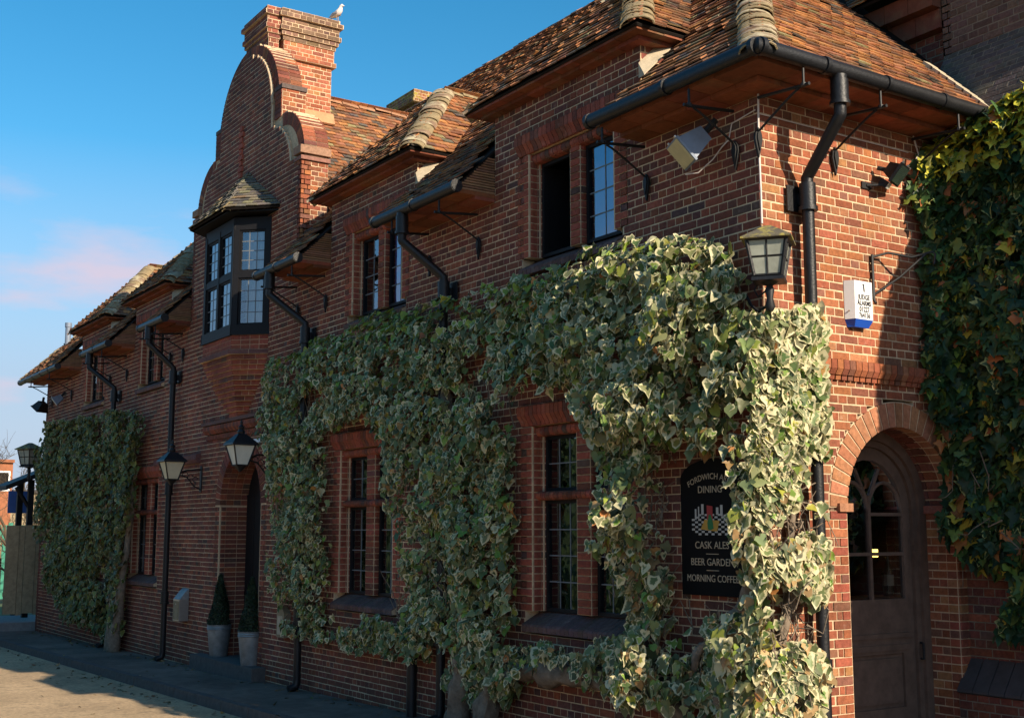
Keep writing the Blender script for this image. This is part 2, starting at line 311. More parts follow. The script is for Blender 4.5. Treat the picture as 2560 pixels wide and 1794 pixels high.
def brick_field(bm, core, place, z0, z1, ivals, colf=brick_col, depth=0.16, prot=0.0045, collect=None, lengths=(0.225, 0.1125), ph=0.0, cd=0.0, z_off=0.0):
    k0 = int(math.floor((z0 - z_off) / CH + 0.5)); k1 = int(math.floor((z1 - z_off) / CH + 0.5))
    for k in range(k0, k1):
        zb = k * CH + z_off; zc = zb + CH / 2
        for (a, b) in ivals(zc, k):
            if b - a < 0.01: continue
            if core is not None:
                core.hexa([place(a, -depth, zb), place(b, -depth, zb), place(b, cd, zb), place(a, cd, zb), place(a, -depth, zb + CH), place(b, -depth, zb + CH), place(b, cd, zb + CH), place(a, cd, zb + CH)])
            Ln = lengths[k % 2]; off = (0.0 if k % 2 == 0 else 0.05625) + ph + (0.1125 if k % 4 == 2 else 0)
            i = math.floor((a - off) / Ln)
            while True:
                p0 = off + i * Ln
                if p0 >= b: break
                u0 = max(p0, a); u1 = min(p0 + Ln, b); i += 1
                if u1 - u0 < 0.022: continue
                full = (u0 == p0 and abs(u1 - p0 - Ln) < 1e-6)
                if collect is not None and full and collect(u0, u1, zb, k, Ln): continue
                brick_geo(bm, place, u0 + 0.0042, u1 - 0.0042, zb + 0.005, zb + CH - 0.005, max(.0018, prot + random.gauss(0, 0.0012)), colf())

def subtract(iv, a, b):
    out = []
    for (p, q) in iv:
        if b <= p or a >= q: out.append((p, q)); continue
        if a > p: out.append((p, a))
        if b < q: out.append((b, q))
    return out

front = lambda u, d, z: (u, -d, z)
XL = -24.5
DORM = [(-4.06, -1.52, 6.66), (-8.27, -5.83, 6.62), (-17.33, -15.05, 6.54), (-21.37, -19.01, 6.50)]   # x0, x1, eave z
WUP = [(-2.67, 4.875, 6.0, .71), (-6.90, 4.875, 6.0, .68), (-16.2, 4.875, 6.0, .68), (-20.2, 4.875, 6.0, .68)]   # centre, sill, head, half width
WGR = [(-2.57, 1.2, 3.075, .76), (-7.10, 1.2, 3.075, .73), (-16.25, 1.2, 3.0, .74)]
GCX = -11.71
ARC, ARH, ARS = -11.42, 0.85, 2.42
def arch_half(z, c0=ARS, r=ARH):
    if z < c0: return r
    h = z - c0
    return math.sqrt(max(r * r - h * h, 0))
def gable_out(z):
    if z < 7.6: return 2.33
    if z < 8.46: return 1.47 + math.sqrt(max(0.86 ** 2 - (z - 7.6) ** 2, 0))
    if z < 8.94: return 1.43
    return math.sqrt(max(1.33 ** 2 - (z - 8.68) ** 2, 0))
def gable_in(z):
    if z < 7.55: return 2.33
    if z < 8.3: return 1.12 + math.sqrt(max(0.78 ** 2 - (z - 7.52) ** 2, 0))
    if z < 8.72: return 1.12
    return math.sqrt(max(1.1 ** 2 - (z - 8.72) ** 2, 0))
def front_iv(z, k):
    if z < 5.62: iv = [(XL, -0.004)]
    else:
        iv = []
        for (a, b, ze) in DORM:
            if z < ze - 0.05: iv.append((a, b))
    for (c, z0, z1, HW) in WUP + WGR:
        w = 0.22 if k % 2 == 0 else 0.11
        if z0 <= z < z1: iv = subtract(iv, c - HW - w, c + HW + w)
        elif z1 <= z < z1 + 0.225: iv = subtract(iv, c - HW - .2, c + HW + .2)
        elif z0 - 0.225 <= z < z0: iv = subtract(iv, c - HW - .14, c + HW + .14)
    if z < ARS + ARH + 0.23:
        r = ARH + 0.225
        hwd = r if z < ARS and False else (ARH if z < ARS else math.sqrt(max(r * r - (z - ARS) ** 2, 0)))
        if z < ARS: hwd = ARH + (0.22 if k % 2 == 0 else 0.11)
        iv = subtract(iv, ARC - hwd, ARC + hwd)
    return iv

def pick_list(): return []
STD = {}
def std_brick(Ln, var, place_key, colf):
    key = (round(Ln, 3), var, place_key)
    if key not in STD:
        mb = MB(); pl = (lambda u, d, z: (u, -d, z)) if place_key == 'front' else (lambda u, d, z: (d, u, z))
        h = Ln / 2 - 0.0042
        brick_geo(mb, pl, -h, h, -0.0325, 0.0325, 0.0045, colf()); STD[key] = mb.mesh('brick', 'brick')
    return STD[key]

fw_core, fw_br = MB(), MB()
CORNER = []
def col_front(u0, u1, zb, k, Ln):
    if u0 > -1.30 and 4.55 < zb < 5.5: CORNER.append((u0, u1, zb, Ln)); return True
    return False
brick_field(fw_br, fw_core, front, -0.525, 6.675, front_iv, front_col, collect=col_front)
FW = fw_core.build('front_wall', 'mortar', PH)
gb_core, gb_br = MB(), MB()
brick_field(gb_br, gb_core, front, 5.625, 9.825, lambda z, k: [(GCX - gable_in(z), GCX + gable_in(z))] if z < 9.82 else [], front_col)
# ---- end wall (faces +x)
endp = lambda u, d, z: (d, u, z)
DY, DR, DS = 1.62, 0.71, 2.2
def end_iv(z, k):
    iv = [(0.004, 2.46)]
    if z < DS: iv = subtract(iv, DY - DR - (0.22 if k % 2 == 0 else 0.11), 2.47)
    elif z < DS + DR + 0.225:
        iv = subtract(iv, DY - math.sqrt(max((DR + .225) ** 2 - (z - DS) ** 2, 0)), DY + math.sqrt(max((DR + .225) ** 2 - (z - DS) ** 2, 0)))
    if 3.3 <= z < 3.45: iv = []
    return iv
ew_core, ew_br = MB(), MB(); ENDB = []
def col_end(u0, u1, zb, k, Ln):
    vis = (zb > 3.45 and zb < 5.55 and u1 < 1.98) or (2.2 < zb < 3.3 and 0.45 < u0 and u1 < 1.6)
    if zb > 3.4 and zb < 4.0 and u1 < 0.45: vis = False
    if vis and len(ENDB) < 265: ENDB.append((u0, u1, zb, Ln)); return True
    return False
brick_field(ew_br, ew_core, endp, -0.3, 5.62, end_iv, brick_col, collect=col_end, ph=0.0)
ew_core.box(-0.16, 0.0, 0.0, 2.46, 3.3, 3.45)
EW = ew_core.build('end_wall', 'mortar', PH)
for (u0, u1, zb, Ln) in ENDB:
    o = child(std_brick(Ln, random.randrange(14), 'end', brick_col), 'brick', EW, loc=(random.gauss(0, 0.0009), (u0 + u1) / 2, zb + CH / 2))
    o.rotation_euler = (random.gauss(0, .004), random.gauss(0, .004), random.gauss(0, .004))
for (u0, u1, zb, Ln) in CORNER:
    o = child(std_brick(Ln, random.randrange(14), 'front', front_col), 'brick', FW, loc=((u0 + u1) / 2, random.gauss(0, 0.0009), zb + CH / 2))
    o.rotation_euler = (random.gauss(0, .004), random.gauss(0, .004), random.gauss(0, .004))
# dogtooth string course on the end wall
for i in range(32):
    y = 0.0 + i * 0.0765
    c = brick_col()
    ew_br.prism([(0, y, 3.315), (0.055, y, 3.315), (0.085, y, 3.365), (0.085, y, 3.44), (0.045, y, 3.445), (0, y, 3.447)], (0, 0.068, 0), c)
    ew_br.prism([(0, y + 0.02, 3.275), (0.035, y + 0.02, 3.275), (0.04, y + 0.02, 3.312), (0, y + 0.02, 3.312)], (0, 0.06, 0), c)
# end-door arch voussoirs and jamb
for i in range(25):
    t0, t1 = math.pi * i / 25, math.pi * (i + 1) / 25
    g_ = 0.011
    def q(t, r, x): return (x, DY - r * C_(t), DS + r * S_(t))
    a0, a1 = t0 + g_, t1 - g_
    c = jit((0.36, 0.15, 0.08), 0.2)
    ew_br.hexa([q(a0, DR, -.11), q(a1, DR, -.11), q(a1, DR + .215, -.11), q(a0, DR + .215, -.11), q(a0, DR, .008), q(a1, DR, .008), q(a1, DR + .215, .008), q(a0, DR + .215, .008)], c)
mo = MB()
for i in range(25):
    t0, t1 = math.pi * i / 25, math.pi * (i + 1) / 25
    mo.hexa([q(t0, DR + .004, -.15), q(t1, DR + .004, -.15), q(t1, DR + .225, -.15), q(t0, DR + .225, -.15), q(t0, DR + .004, .0), q(t1, DR + .004, .0), q(t1, DR + .225, .0), q(t0, DR + .225, .0)])
    mo.hexa([q(t0, DR + .012, -.42), q(t1, DR + .012, -.42), q(t1, DR + .225, -.42), q(t0, DR + .225, -.42), q(t0, DR + .012, -.15), q(t1, DR + .012, -.15), q(t1, DR + .225, -.15), q(t0, DR + .225, -.15)])
    for s in range(2):   # soffit bricks running back through the arch
        xa = -0.115 - s * 0.15
        a0, a1 = t0 + g_, t1 - g_
        ew_br.hexa([q(a0, DR, xa - .145), q(a1, DR, xa - .145), q(a1, DR + .05, xa - .145), q(a0, DR + .05, xa - .145), q(a0, DR, xa - .005), q(a1, DR, xa - .005), q(a1, DR + .05, xa - .005), q(a0, DR + .05, xa - .005)], front_col())
def bull(w, y0, y1, r, n=4):   # plan outline: t away from the opening, s depth into the wall
    return [(w, y0)] + [(r - r * C_(math.pi / 2 * (1 - i / n)) , y0 + r - r * S_(math.pi / 2 * (1 - i / n))) for i in range(n + 1)] + [(0, y1), (w, y1)]
for k in range(-4, 30):   # jambs of the end door
    zb = k * CH
    if zb + CH > DS: break
    w = 0.215 if k % 2 == 0 else 0.105
    for side in (-1, 1):
        if side == -1 or True:
            po = bull(w if side < 0 else 0.13, -0.007, 0.105, 0.03)
            ye = DY + side * DR
            ew_br.prism([(-s_, ye + side * t_, zb + .005) for t_, s_ in po], (0, 0, CH - .01), red_col() if random.random() < .3 else brick_col())
            for (a, b_) in (((.112, .262), (.27, .42)) if k % 2 else ((.112, .19), (.198, .42))):
                ew_br.box(-b_, -a, *(sorted((ye, ye + side * 0.05))), zb + .006, zb + CH - .006, brick_col())
    mo.box(-.42, -0.003, DY - DR - .22, DY - DR - .004, zb, zb + CH); mo.box(-.42, -0.003, DY + DR + .004, 2.46, zb, zb + CH)
ew_br.box(-.03, 0.035, DY - DR - .13, DY - DR + .035, DS - .035, DS + .035, (0.34, 0.16, 0.09))
ew_br.box(-.40, 0.035, DY + DR - .03, DY + DR + .10, DS - .035, DS + .035, (0.30, 0.10, 0.07))
mo.build('arch_mortar', 'mortar', EW)
ew_br.build('brickwork', 'brick', EW, kind='stuff')

# ------------------------------------------------------------------ window surrounds on the front
ws = MB(); wm = MB()
def flush(parent, name='surround'):
    global ws, wm
    me = ws.mesh(name, 'brick'); o = len(ws.f); nb = len(ws.f)
    k = len(ws.v); ws.v.extend(wm.v); ws.f.extend([tuple(i + k for i in f) for f in wm.f]); ws.c.extend(wm.c)
    me = ws.mesh(name, 'brick'); me.materials.append(M['mortar']); me.polygons.foreach_set('material_index', [0] * nb + [1] * (len(ws.f) - nb))
    ob_ = bpy.data.objects.new(name, me); COL.objects.link(ob_); ob_.parent = parent; ob_['kind'] = 'stuff'; ws = MB(); wm = MB(); return ob_
def jamb(xe, side, z0, z1):
    for k in range(int(round(z0 / CH)), int(round(z1 / CH))):
        zb = k * CH; w = 0.215 if k % 2 == 0 else 0.105
        ws.prism([(xe + side * t, s, zb + .006) for t, s in bull(w, -0.008, 0.098, 0.05)], (0, 0, CH - .012), red_col())
        ws.prism([(xe + side * (t - .03), s, zb + .006) for t, s in bull(0.12, 0.106, 0.19, 0.045)], (0, 0, CH - .012), front_col() if random.random() < .5 else red_col())
    a, b = sorted((xe + side * .008, xe + side * 0.225)); wm.box(a, b, 0.0, 0.19, z0, z1)
    a, b = sorted((xe - side * .024, xe + side * 0.1)); wm.box(a, b, 0.114, 0.192, z0 + .001, z1 - .001)
def rounded(y0, y1, z0, z1, r):
    h = (z1 - z0) / 2; zc = (z0 + z1) / 2
    return [(y1, z0)] + [(y0 + r - r * C_(t), zc + h * S_(t)) for t in np.linspace(-math.pi / 2, math.pi / 2, 7)] + [(y1, z1)]
def header_row(x0, x1, y0, y1, z0, z1, r, colf):
    n = max(1, int(round((x1 - x0) / CH))); st = (x1 - x0) / n; po = rounded(y0, y1, z0, z1, r)
    for i in range(n): ws.prism([(x0 + i * st + .004, y, z) for y, z in po], (st - .008, 0, 0), colf())
    wm.box(x0, x1, y0 + r * .5, y1, z0 + .008, z1 - .008)
def mullion(c, hw, z0, z1):
    for k in range(int(round(z0 / CH)), int(round(z1 / CH))):
        zb = k * CH; r = 0.055
        po = [(c + hw, 0.18)] + [(c + hw - r + r * C_(t), 0.06 + r - r * S_(t)) for t in np.linspace(0, math.pi / 2, 5)] + [(c - hw + r - r * C_(t), 0.06 + r - r * S_(t)) for t in np.linspace(math.pi / 2, 0, 5)] + [(c - hw, 0.18)]
        ws.prism([(x, y, zb + .006) for x, y in po], (0, 0, CH - .012), red_col() if random.random() < .6 else front_col())
    wm.box(c - hw + .012, c + hw - .012, 0.075, 0.178, z0, z1)
def head(c, z1, HW, proj=0.07):
    hw = HW + .2
    n = int(round(2 * hw / CH)); st = 2 * hw / n
    for i in range(n):
        x = c - hw + i * st
        ws.prism([(x + .004, y, z) for y, z in [(0.02, z1 + .004), (-0.012, z1 + .006), (-0.03, z1 + .05), (-proj, z1 + .11), (-proj, z1 + .205), (-proj + .015, z1 + .218), (0.02, z1 + .22)]], (st - .008, 0, 0), red_col() if random.random() < .6 else front_col())
    wm.box(c - hw, c + hw, -0.004, 0.12, z1 + .006, z1 + .218); wm.box(c - hw, c + hw, -proj + .012, 0.0, z1 + .12, z1 + .2)
    header_row(c - HW, c + HW, 0.03, 0.19, z1 - .1, z1 + .004, 0.05, lambda: red_col() if random.random() < .5 else front_col())
    wm.box(c - hw, c + hw, 0.12, 0.22, z1, z1 + .22)
def sill(c, z0, HW):
    hw = HW + .125
    n = int(round(2 * hw / CH)); st = 2 * hw / n
    for i in range(n):
        x = c - hw + i * st
        ws.prism([(x + .003, y, z) for y, z in [(0.2, z0 - .2), (-0.06, z0 - .2), (-0.065, z0 - .145), (-0.05, z0 - .125), (0.2, z0 + .004)]], (st - .006, 0, 0), jit((0.14, 0.08, 0.07), .18))
    wm.prism([(c - hw, y, z) for y, z in [(0.2, z0 - .195), (-0.053, z0 - .195), (-0.057, z0 - .148), (0.2, z0 - .004)]], (2 * hw, 0, 0))

PANES = {}
def pane_obj(parent, p, u, v, n, w, h):
    key = (round(w, 3), round(h, 3))
    if key not in PANES: PANES[key] = MB().add([(-w / 2, -h / 2, 0), (w / 2, -h / 2, 0), (w / 2, h / 2, 0), (-w / 2, h / 2, 0)], [(0, 1, 2, 3)]).mesh('pane', 'glass')
    mt = Matrix.Identity(4); a = random.gauss(0, .006); b = random.gauss(0, .006)
    n2 = (n + u * a + v * b).normalized(); u2 = (u - n2 * u.dot(n2)).normalized(); v2 = n2.cross(u2)
    for i in range(3): mt[i][0] = u2[i]; mt[i][1] = v2[i]; mt[i][2] = n2[i]
    mt.translation = p; child(PANES[key], 'pane', parent, mt)
def light(fm, lead, parent, A, u, n, w, h, cols, rows, fr=0.035, depth=0.05, panes=True, leadr=0.006):
    # one casement: A lower left corner, u along, n outward
    A = Vector(A); v = Vector((0, 0, 1))
    def bar(a0, a1, b0, b1, mbx, dn, th):
        c = A + u * ((a0 + a1) / 2) + v * ((b0 + b1) / 2) + n * dn
        mbx.obox(c, u * ((a1 - a0) / 2), v * ((b1 - b0) / 2), n * (th / 2))
    bar(0, fr, 0, h, fm, 0, depth); bar(w - fr, w, 0, h, fm, 0, depth); bar(fr, w - fr, 0, fr, fm, 0, depth); bar(fr, w - fr, h - fr, h, fm, 0, depth)
    if not panes: return
    cw = (w - 2 * fr) / cols; rh = (h - 2 * fr) / rows
    for i in range(1, cols): bar(fr + i * cw - leadr, fr + i * cw + leadr, fr, h - fr, lead, 0.0, 0.010)
    for j in range(1, rows): bar(fr, w - fr, fr + j * rh - leadr, fr + j * rh + leadr, lead, 0.0, 0.012)
    for i in range(cols):
        for j in range(rows):
            pane_obj(parent, A + u * (fr + (i + .5) * cw) + v * (fr + (j + .5) * rh), u, v, n, cw, rh)
UX, NF, VZ = Vector((1, 0, 0)), Vector((0, -1, 0)), Vector((0, 0, 1))
def window(c, z0, z1, HW, mull, rowspec, cols, open_left=False):
    """rowspec: list of (za, zb, rows)"""
    root = empty('window', (0, 0, 0)); root.parent = PH
    fm, ld = MB(), MB(); root_o = root
    for (za, zb, rw) in rowspec:
        for s in (-1, 1):
            x0, x1 = (c - HW + .03, c - mull) if s < 0 else (c + mull, c + HW - .03)
            light(fm, ld, root_o, (x0, 0.165, za), UX, NF, x1 - x0, zb - za, cols, rw, panes=not (open_left and s < 0))
    fm.build('window_frame', 'frame', root); ld.build('glazing_bars', 'lead', root); flush(root)
for i, (c, z0, z1, HW) in enumerate(WUP):
    for s in (-1, 1): jamb(c + s * HW, s, z0, z1)
    mullion(c, 0.1, z0, z1); head(c, z1, HW); sill(c, z0, HW)
    window(c, z0, z1, HW, 0.1, [(z0 + .0, z1 - .1, 4)], 2, open_left=(i == 0))
for i, (c, z0, z1, HW) in enumerate(WGR):
    for s in (-1, 1): jamb(c + s * HW, s, z0, z1)
    mullion(c, 0.125, z0, 2.325); mullion(c, 0.125, 2.4, z1); head(c, z1, HW); sill(c, z0, HW)
    header_row(c - HW, c + HW, 0.035, 0.2, 2.318, 2.407, 0.045, lambda: red_col() if random.random() < .4 else front_col())
    window(c, z0, z1, HW, 0.125, [(z0, 2.318, 4), (2.407, z1 - .1, 2)], 2 if i == 1 else 3)
bl_ = MB().box(-2.5, -1.95, .20, .21, 4.92, 5.9).build('blue_sheet', 'bluesheet', PH); bl2 = MB().box(-6.75, -6.2, .20, .21, 4.92, 5.9).build('blue_sheet', 'bluesheet', PH)  # blue sheets behind two panes; the second stands in for reflected sky
# bare casement leaf of the open upper window, swung inwards
mb = MB(); mb.box(-3.36, -3.33, 0.19, 0.62, 4.9, 5.88); ol = mb.build('open_casement', 'frame', PH)
# entrance arch on the front
for i in range(29):
    t0, t1 = math.pi * i / 29, math.pi * (i + 1) / 29
    def q2(t, r, y): return (ARC - r * C_(t), y, ARS + r * S_(t))
    a0, a1 = t0 + .007, t1 - .007; c = front_col()
    ws.hexa([q2(a0, ARH, .1), q2(a1, ARH, .1), q2(a1, ARH + .215, .1), q2(a0, ARH + .215, .1), q2(a0, ARH, -.008), q2(a1, ARH, -.008), q2(a1, ARH + .215, -.008), q2(a0, ARH + .215, -.008)], c)
    wm.hexa([q2(t0, ARH + .008, .5), q2(t1, ARH + .008, .5), q2(t1, ARH + .225, .5), q2(t0, ARH + .225, .5), q2(t0, ARH + .008, .0), q2(t1, ARH + .008, .0), q2(t1, ARH + .225, .0), q2(t0, ARH + .225, .0)])
    for s in range(3):
        y = .105 + s * .125; ws.hexa([q2(a0, ARH, y), q2(a1, ARH, y), q2(a1, ARH + .05, y), q2(a0, ARH + .05, y), q2(a0, ARH, y + .118), q2(a1, ARH, y + .118), q2(a1, ARH + .05, y + .118), q2(a0, ARH + .05, y + .118)], front_col())
for k in range(-4, 32):
    zb = k * CH; w = 0.215 if k % 2 == 0 else .105
    for side in (-1, 1):
        xe = ARC + side * ARH
        ws.prism([(xe + side * t, s, zb + .006) for t, s in bull(w, -0.008, 0.1, 0.06)], (0, 0, CH - .012), red_col() if random.random() < .4 else front_col())
        for s in range(2):
            a = .106 + s * .2 + (.0 if k % 2 else 0.0); b = min(a + .19, .5)
            ws.box(*(sorted((xe, xe + side * .05))), a, b, zb + .006, zb + CH - .006, front_col())
for side in (-1, 1): wm.box(*(sorted((ARC + side * (ARH + .008), ARC + side * (ARH + .225)))), 0.0, 0.5, -.3, ARS)
flush(PH, 'entrance_arch')

# brick rear door of the front entrance
mb = MB(); mb.box(ARC - ARH, ARC + ARH, .47, .53, -.2, ARS)
poly = [(ARC - ARH * C_(t), .47, ARS + ARH * S_(t)) for t in np.linspace(0, math.pi, 15)]
mb.prism(poly, (0, .06, 0)); fd = mb.build('front_door', 'frame', PH)
for i in range(5):
    x = ARC - ARH + .02 + i * .335
    MB().box(x + .006, x + .329, .445, .468, -.02, 2.6).build('door_board', 'frame', fd)
MB().lathe([(0.02, 0), (.028, .02), (.02, .045)], (ARC + .4, .425, 1.0), 8).build('door_knob', 'iron', fd)
st = MB().box(-12.85, -10.2, -0.22, 0.47, -.4, 0.03).build('door_step', 'stepdark', PH)

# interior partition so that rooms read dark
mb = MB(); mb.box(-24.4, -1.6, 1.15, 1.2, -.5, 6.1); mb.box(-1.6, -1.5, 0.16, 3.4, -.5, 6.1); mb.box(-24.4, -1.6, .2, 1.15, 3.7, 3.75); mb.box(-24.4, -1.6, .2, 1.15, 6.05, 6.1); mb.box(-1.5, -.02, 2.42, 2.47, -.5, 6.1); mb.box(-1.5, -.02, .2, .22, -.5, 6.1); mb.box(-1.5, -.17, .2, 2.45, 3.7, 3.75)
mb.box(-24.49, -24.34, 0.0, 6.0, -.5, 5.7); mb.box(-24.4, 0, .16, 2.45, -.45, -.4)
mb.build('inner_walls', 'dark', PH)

# ------------------------------------------------------------------ gable, chimney
# outer coping courses following the curved outline
gcop = MB(); gmor = MB()
def ring(cx, cz, r, t0, t1, th, y0, y1, mbx=gcop):
    n = max(3, int(abs(t1 - t0) * r / CH))
    for i in range(n):
        a0 = t0 + (t1 - t0) * (i + .06) / n; a1 = t0 + (t1 - t0) * (i + .94) / n
        def w(t, rr, y): return (cx + rr * C_(t), y, cz + rr * S_(t))
        for (ya, yb) in ((y0, y0 + .2), (y0 + .206, y1)):
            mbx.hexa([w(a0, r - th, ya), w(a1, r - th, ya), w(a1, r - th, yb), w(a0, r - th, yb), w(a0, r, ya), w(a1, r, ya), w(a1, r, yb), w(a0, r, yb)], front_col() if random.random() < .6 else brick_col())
        b0 = t0 + (t1 - t0) * i / n; b1 = t0 + (t1 - t0) * (i + 1) / n
        gmor.hexa([w(b0, r - th, y0 + .008), w(b1, r - th, y0 + .008), w(b1, r - th, y1 - .005), w(b0, r - th, y1 - .005), w(b0, r - .008, y0 + .008), w(b1, r - .008, y0 + .008), w(b1, r - .008, y1 - .005), w(b0, r - .008, y1 - .005)])
ring(GCX, 8.68, 1.33, 0.12, math.pi - 0.12, 0.23, 0.05, 0.45)
for s in (1, -1):
    t = (0.0, math.pi / 2) if s > 0 else (math.pi, math.pi / 2)
    ring(GCX + s * 1.47, 7.6, 0.86, *t, 0.2, 0.05, 0.45)
def gable_wall_iv(z, k): return [(GCX - gable_out(z) + .02, GCX + gable_out(z) - .02)] if z < 9.95 else []
brick_field(MB(), gmor, lambda u, d, z: (u, -d, z), 5.62, 9.975, gable_wall_iv, depth=0.42, cd=-0.06)
def side_bricks(x, z0, z1, y0, y1, s=1, mbx=None, colf=brick_col, yfun=None):
    f = lambda z, k: [(y0, y1 if yfun is None else max(y0, min(y1, yfun(z))))]
    brick_field(mbx, gmor, lambda u, d, z: (x + s * d, u, z), z0, z1, f, colf, depth=.1)
for s in (1, -1):
    side_bricks(GCX + s * 2.33, 5.7, 7.58, 0.0, 0.44, s, gcop)
    side_bricks(GCX + s * 1.43, 8.40, 8.90, 0.05, 0.45, s, gcop)
    a, b = sorted((GCX + s * 1.16, GCX + s * 1.455)); gcop.box(a, b, 0.03, 0.46, 8.90, 8.97, (0.12, 0.09, 0.08))
    for k in range(6):
        zb = 8.44 + k * .076; gcop.box(a + .005, b - .03, .035, .1, zb, zb + .068, front_col())
    a, b = sorted((GCX + s * 2.1, GCX + s * 2.37)); gcop.box(a, b, -.03, .47, 7.60, 7.72, (0.30, 0.17, 0.11)); gcop.box(a, b, -.02, .46, 7.50, 7.56, (0.25, 0.12, 0.09))
# edge of the raised centre panel, the sun's pale line along it painted cream
mb = MB()
for s in (1, -1):
    pts = [(GCX + s * (gable_in(z) - .004), .02, z) for z in np.linspace(8.74, 9.7, 22)]
    mb.tube(pts, .02, 6)
    mb.tube([(GCX + s * 1.118, .02, z) for z in (8.28, 8.5, 8.70)], .02, 6)
    mb.tube([(GCX + s * (1.12 + .78 * C_(t)), .02, 7.52 + .78 * S_(t)) for t in np.linspace(0.08, math.pi / 2, 12)], .02, 6)
edge_mb = mb
# carved vertical brick motif
for k in range(9):
    w = .09 if k % 2 else .05
    gcop.box(-11.80 - w, -11.80 + w, -.035, .0, 7.80 + k * .1, 7.88 + k * .1, (0.30, 0.08, 0.05))
o_ = len(gmor.v); gmor.v.extend(gb_core.v); gmor.f.extend([tuple(i + o_ for i in ff) for ff in gb_core.f]); gmor.c.extend(gb_core.c)
GB = gmor.build('gable', 'mortar', PH)
edge_mb.build('panel_edge', 'cream', GB, smooth=True)
for v, f, c in ((gcop.v, gcop.f, gcop.c),):
    o = len(gb_br.v); gb_br.v.extend(v); gb_br.f.extend([tuple(i + o for i in ff) for ff in f]); gb_br.c.extend(c)

ZC = [0.0]
def stack(bm, core, x0, x1, y0, y1, z0, z1, offs, colf=brick_col):
    k0 = int(round(z0 / CH)); k1 = int(round(z1 / CH))
    for k in range(k0, k1):
        ZC[0] = k * CH; o = offs(k * CH); a0, a1, b0, b1 = x0 - o, x1 + o, y0 - o, y1 + o; z = k * CH
        core.box(a0, a1, b0, b1, z, z + CH)
        one = lambda zz, kk: [(b0, b1)]; two = lambda zz, kk: [(a0, a1)]
        brick_field(bm, None, lambda u, d, zz: (a1 + d, u, zz), z, z + CH, one, colf)
        brick_field(bm, None, lambda u, d, zz: (a0 - d, u, zz), z, z + CH, one, colf)
        brick_field(bm, None, lambda u, d, zz: (u, b0 - d, zz), z, z + CH, two, colf)
        brick_field(bm, None, lambda u, d, zz: (u, b1 + d, zz), z, z + CH, two, colf)
def cap(z):
    q_ = [(9.74, .06), (9.82, .03), (10.02, .05), (10.10, .085), (10.17, .12), (10.25, .09), (10.40, .145), (10.47, .10)]
    o = 0.0
    for zz, oo in q_:
        if z > zz - .01: o = oo
    return o
cc, cb = MB(), MB()
def chim_col():
    if ZC[0] > 10.0: return jit((0.17, 0.10, 0.065), .25)
    return jit((0.34, 0.115, 0.06), .2) if random.random() < .75 else brick_col()
stack(cb, cc, -12.32, -11.12, 0.42, 1.27, 8.4, 10.6, cap, chim_col)
stack(cb, cc, -12.02, -11.15, 0.16, 0.29, 9.6, 10.6, lambda z: cap(z) * .8, front_col)
CHM = cc.build('chimney', 'mortar', PH); cb.build('chimney_brickwork', 'brick', CHM, kind='stuff')
fl = MB(); fl.prism([(-11.1, .46, 8.92), (-11.1, 1.3, 8.92), (-11.02, 1.3, 8.72), (-11.02, .46, 8.72)], (.03, 0, .02)); fl.build('chimney_flashing', 'ridgeclay', CHM)
cc, cb = MB(), MB()
stack(cb, cc, -17.9, -16.7, 6.0, 6.8, 9.0, 12.08, lambda z: .08 if z > 11.8 else (.12 if z > 11.7 else 0.0), brick_col)
o = cc.build('rear_chimney', 'mortar', PH); cb.build('chimney_brickwork', 'lichen', o, kind='stuff'); o['label'] = 'yellow lichened chimney behind the ridge'

# ------------------------------------------------------------------ oriel
ocx = -11.51; OZ0, OZ1 = 5.0, 6.86
def oplan(s, o=0.0):
    return [Vector((ocx - 1.06 * s - o * .4, 0, 0)), Vector((ocx - .64 * s - o * .42, -.43 * s - o, 0)), Vector((ocx + .64 * s + o * .42, -.43 * s - o, 0)), Vector((ocx + 1.06 * s + o * .4, 0, 0))]
ob, oc = MB(), MB()
def canted_row(s, z, h, colf, o=0.0, bl=0.15):
    P = oplan(s, o)
    oc.prism([tuple(p + Vector((0, 0, z))) for p in oplan(s, o - .006)] + [(P[3].x, .1, z), (P[0].x, .1, z)], (0, 0, h))
    for a, b in ((0, 1), (1, 2), (2, 3)):
        d = (P[b] - P[a]); Ln = d.length
        if Ln < .03: continue
        u = d / Ln; n_ = Vector((u.y, -u.x, 0)); nb = max(1, int(round(Ln / bl)))
        for i in range(nb):
            q0 = P[a] + u * (Ln * i / nb + .004) - n_ * .05; q1 = P[a] + u * (Ln * (i + 1) / nb - .004) - n_ * .05
            c0, c1 = q0 + n_ * .05, q1 + n_ * .05
            zz = Vector((0, 0, z + .004)); zt = Vector((0, 0, z + h - .004))
            ob.hexa([q0 + zz, q1 + zz, c1 + zz, c0 + zz, q0 + zt, q1 + zt, c1 + zt, c0 + zt], colf())
for k in range(3): canted_row(1.0, 4.775 + k * .075, .075, red_col)
canted_row(1.0, 4.70, .075, lambda: jit((.16, .07, .06), .1), o=.05, bl=.3)
for k in range(14):
    f = (k + .5) / 14; s = 1 - f ** 1.25 * .92
    canted_row(max(s, .06) * 1.0, 4.70 - (k + 1) * .075, .075, red_col if k % 4 else front_col, bl=.13 if k % 3 else .22)
ORI = oc.build('oriel', 'mortar', PH); ob.build('oriel_brickwork', 'brick', ORI, kind='stuff')
of, ol_ = MB(), MB(); P = oplan(1.0)
orw = empty('oriel_window'); orw.parent = PH
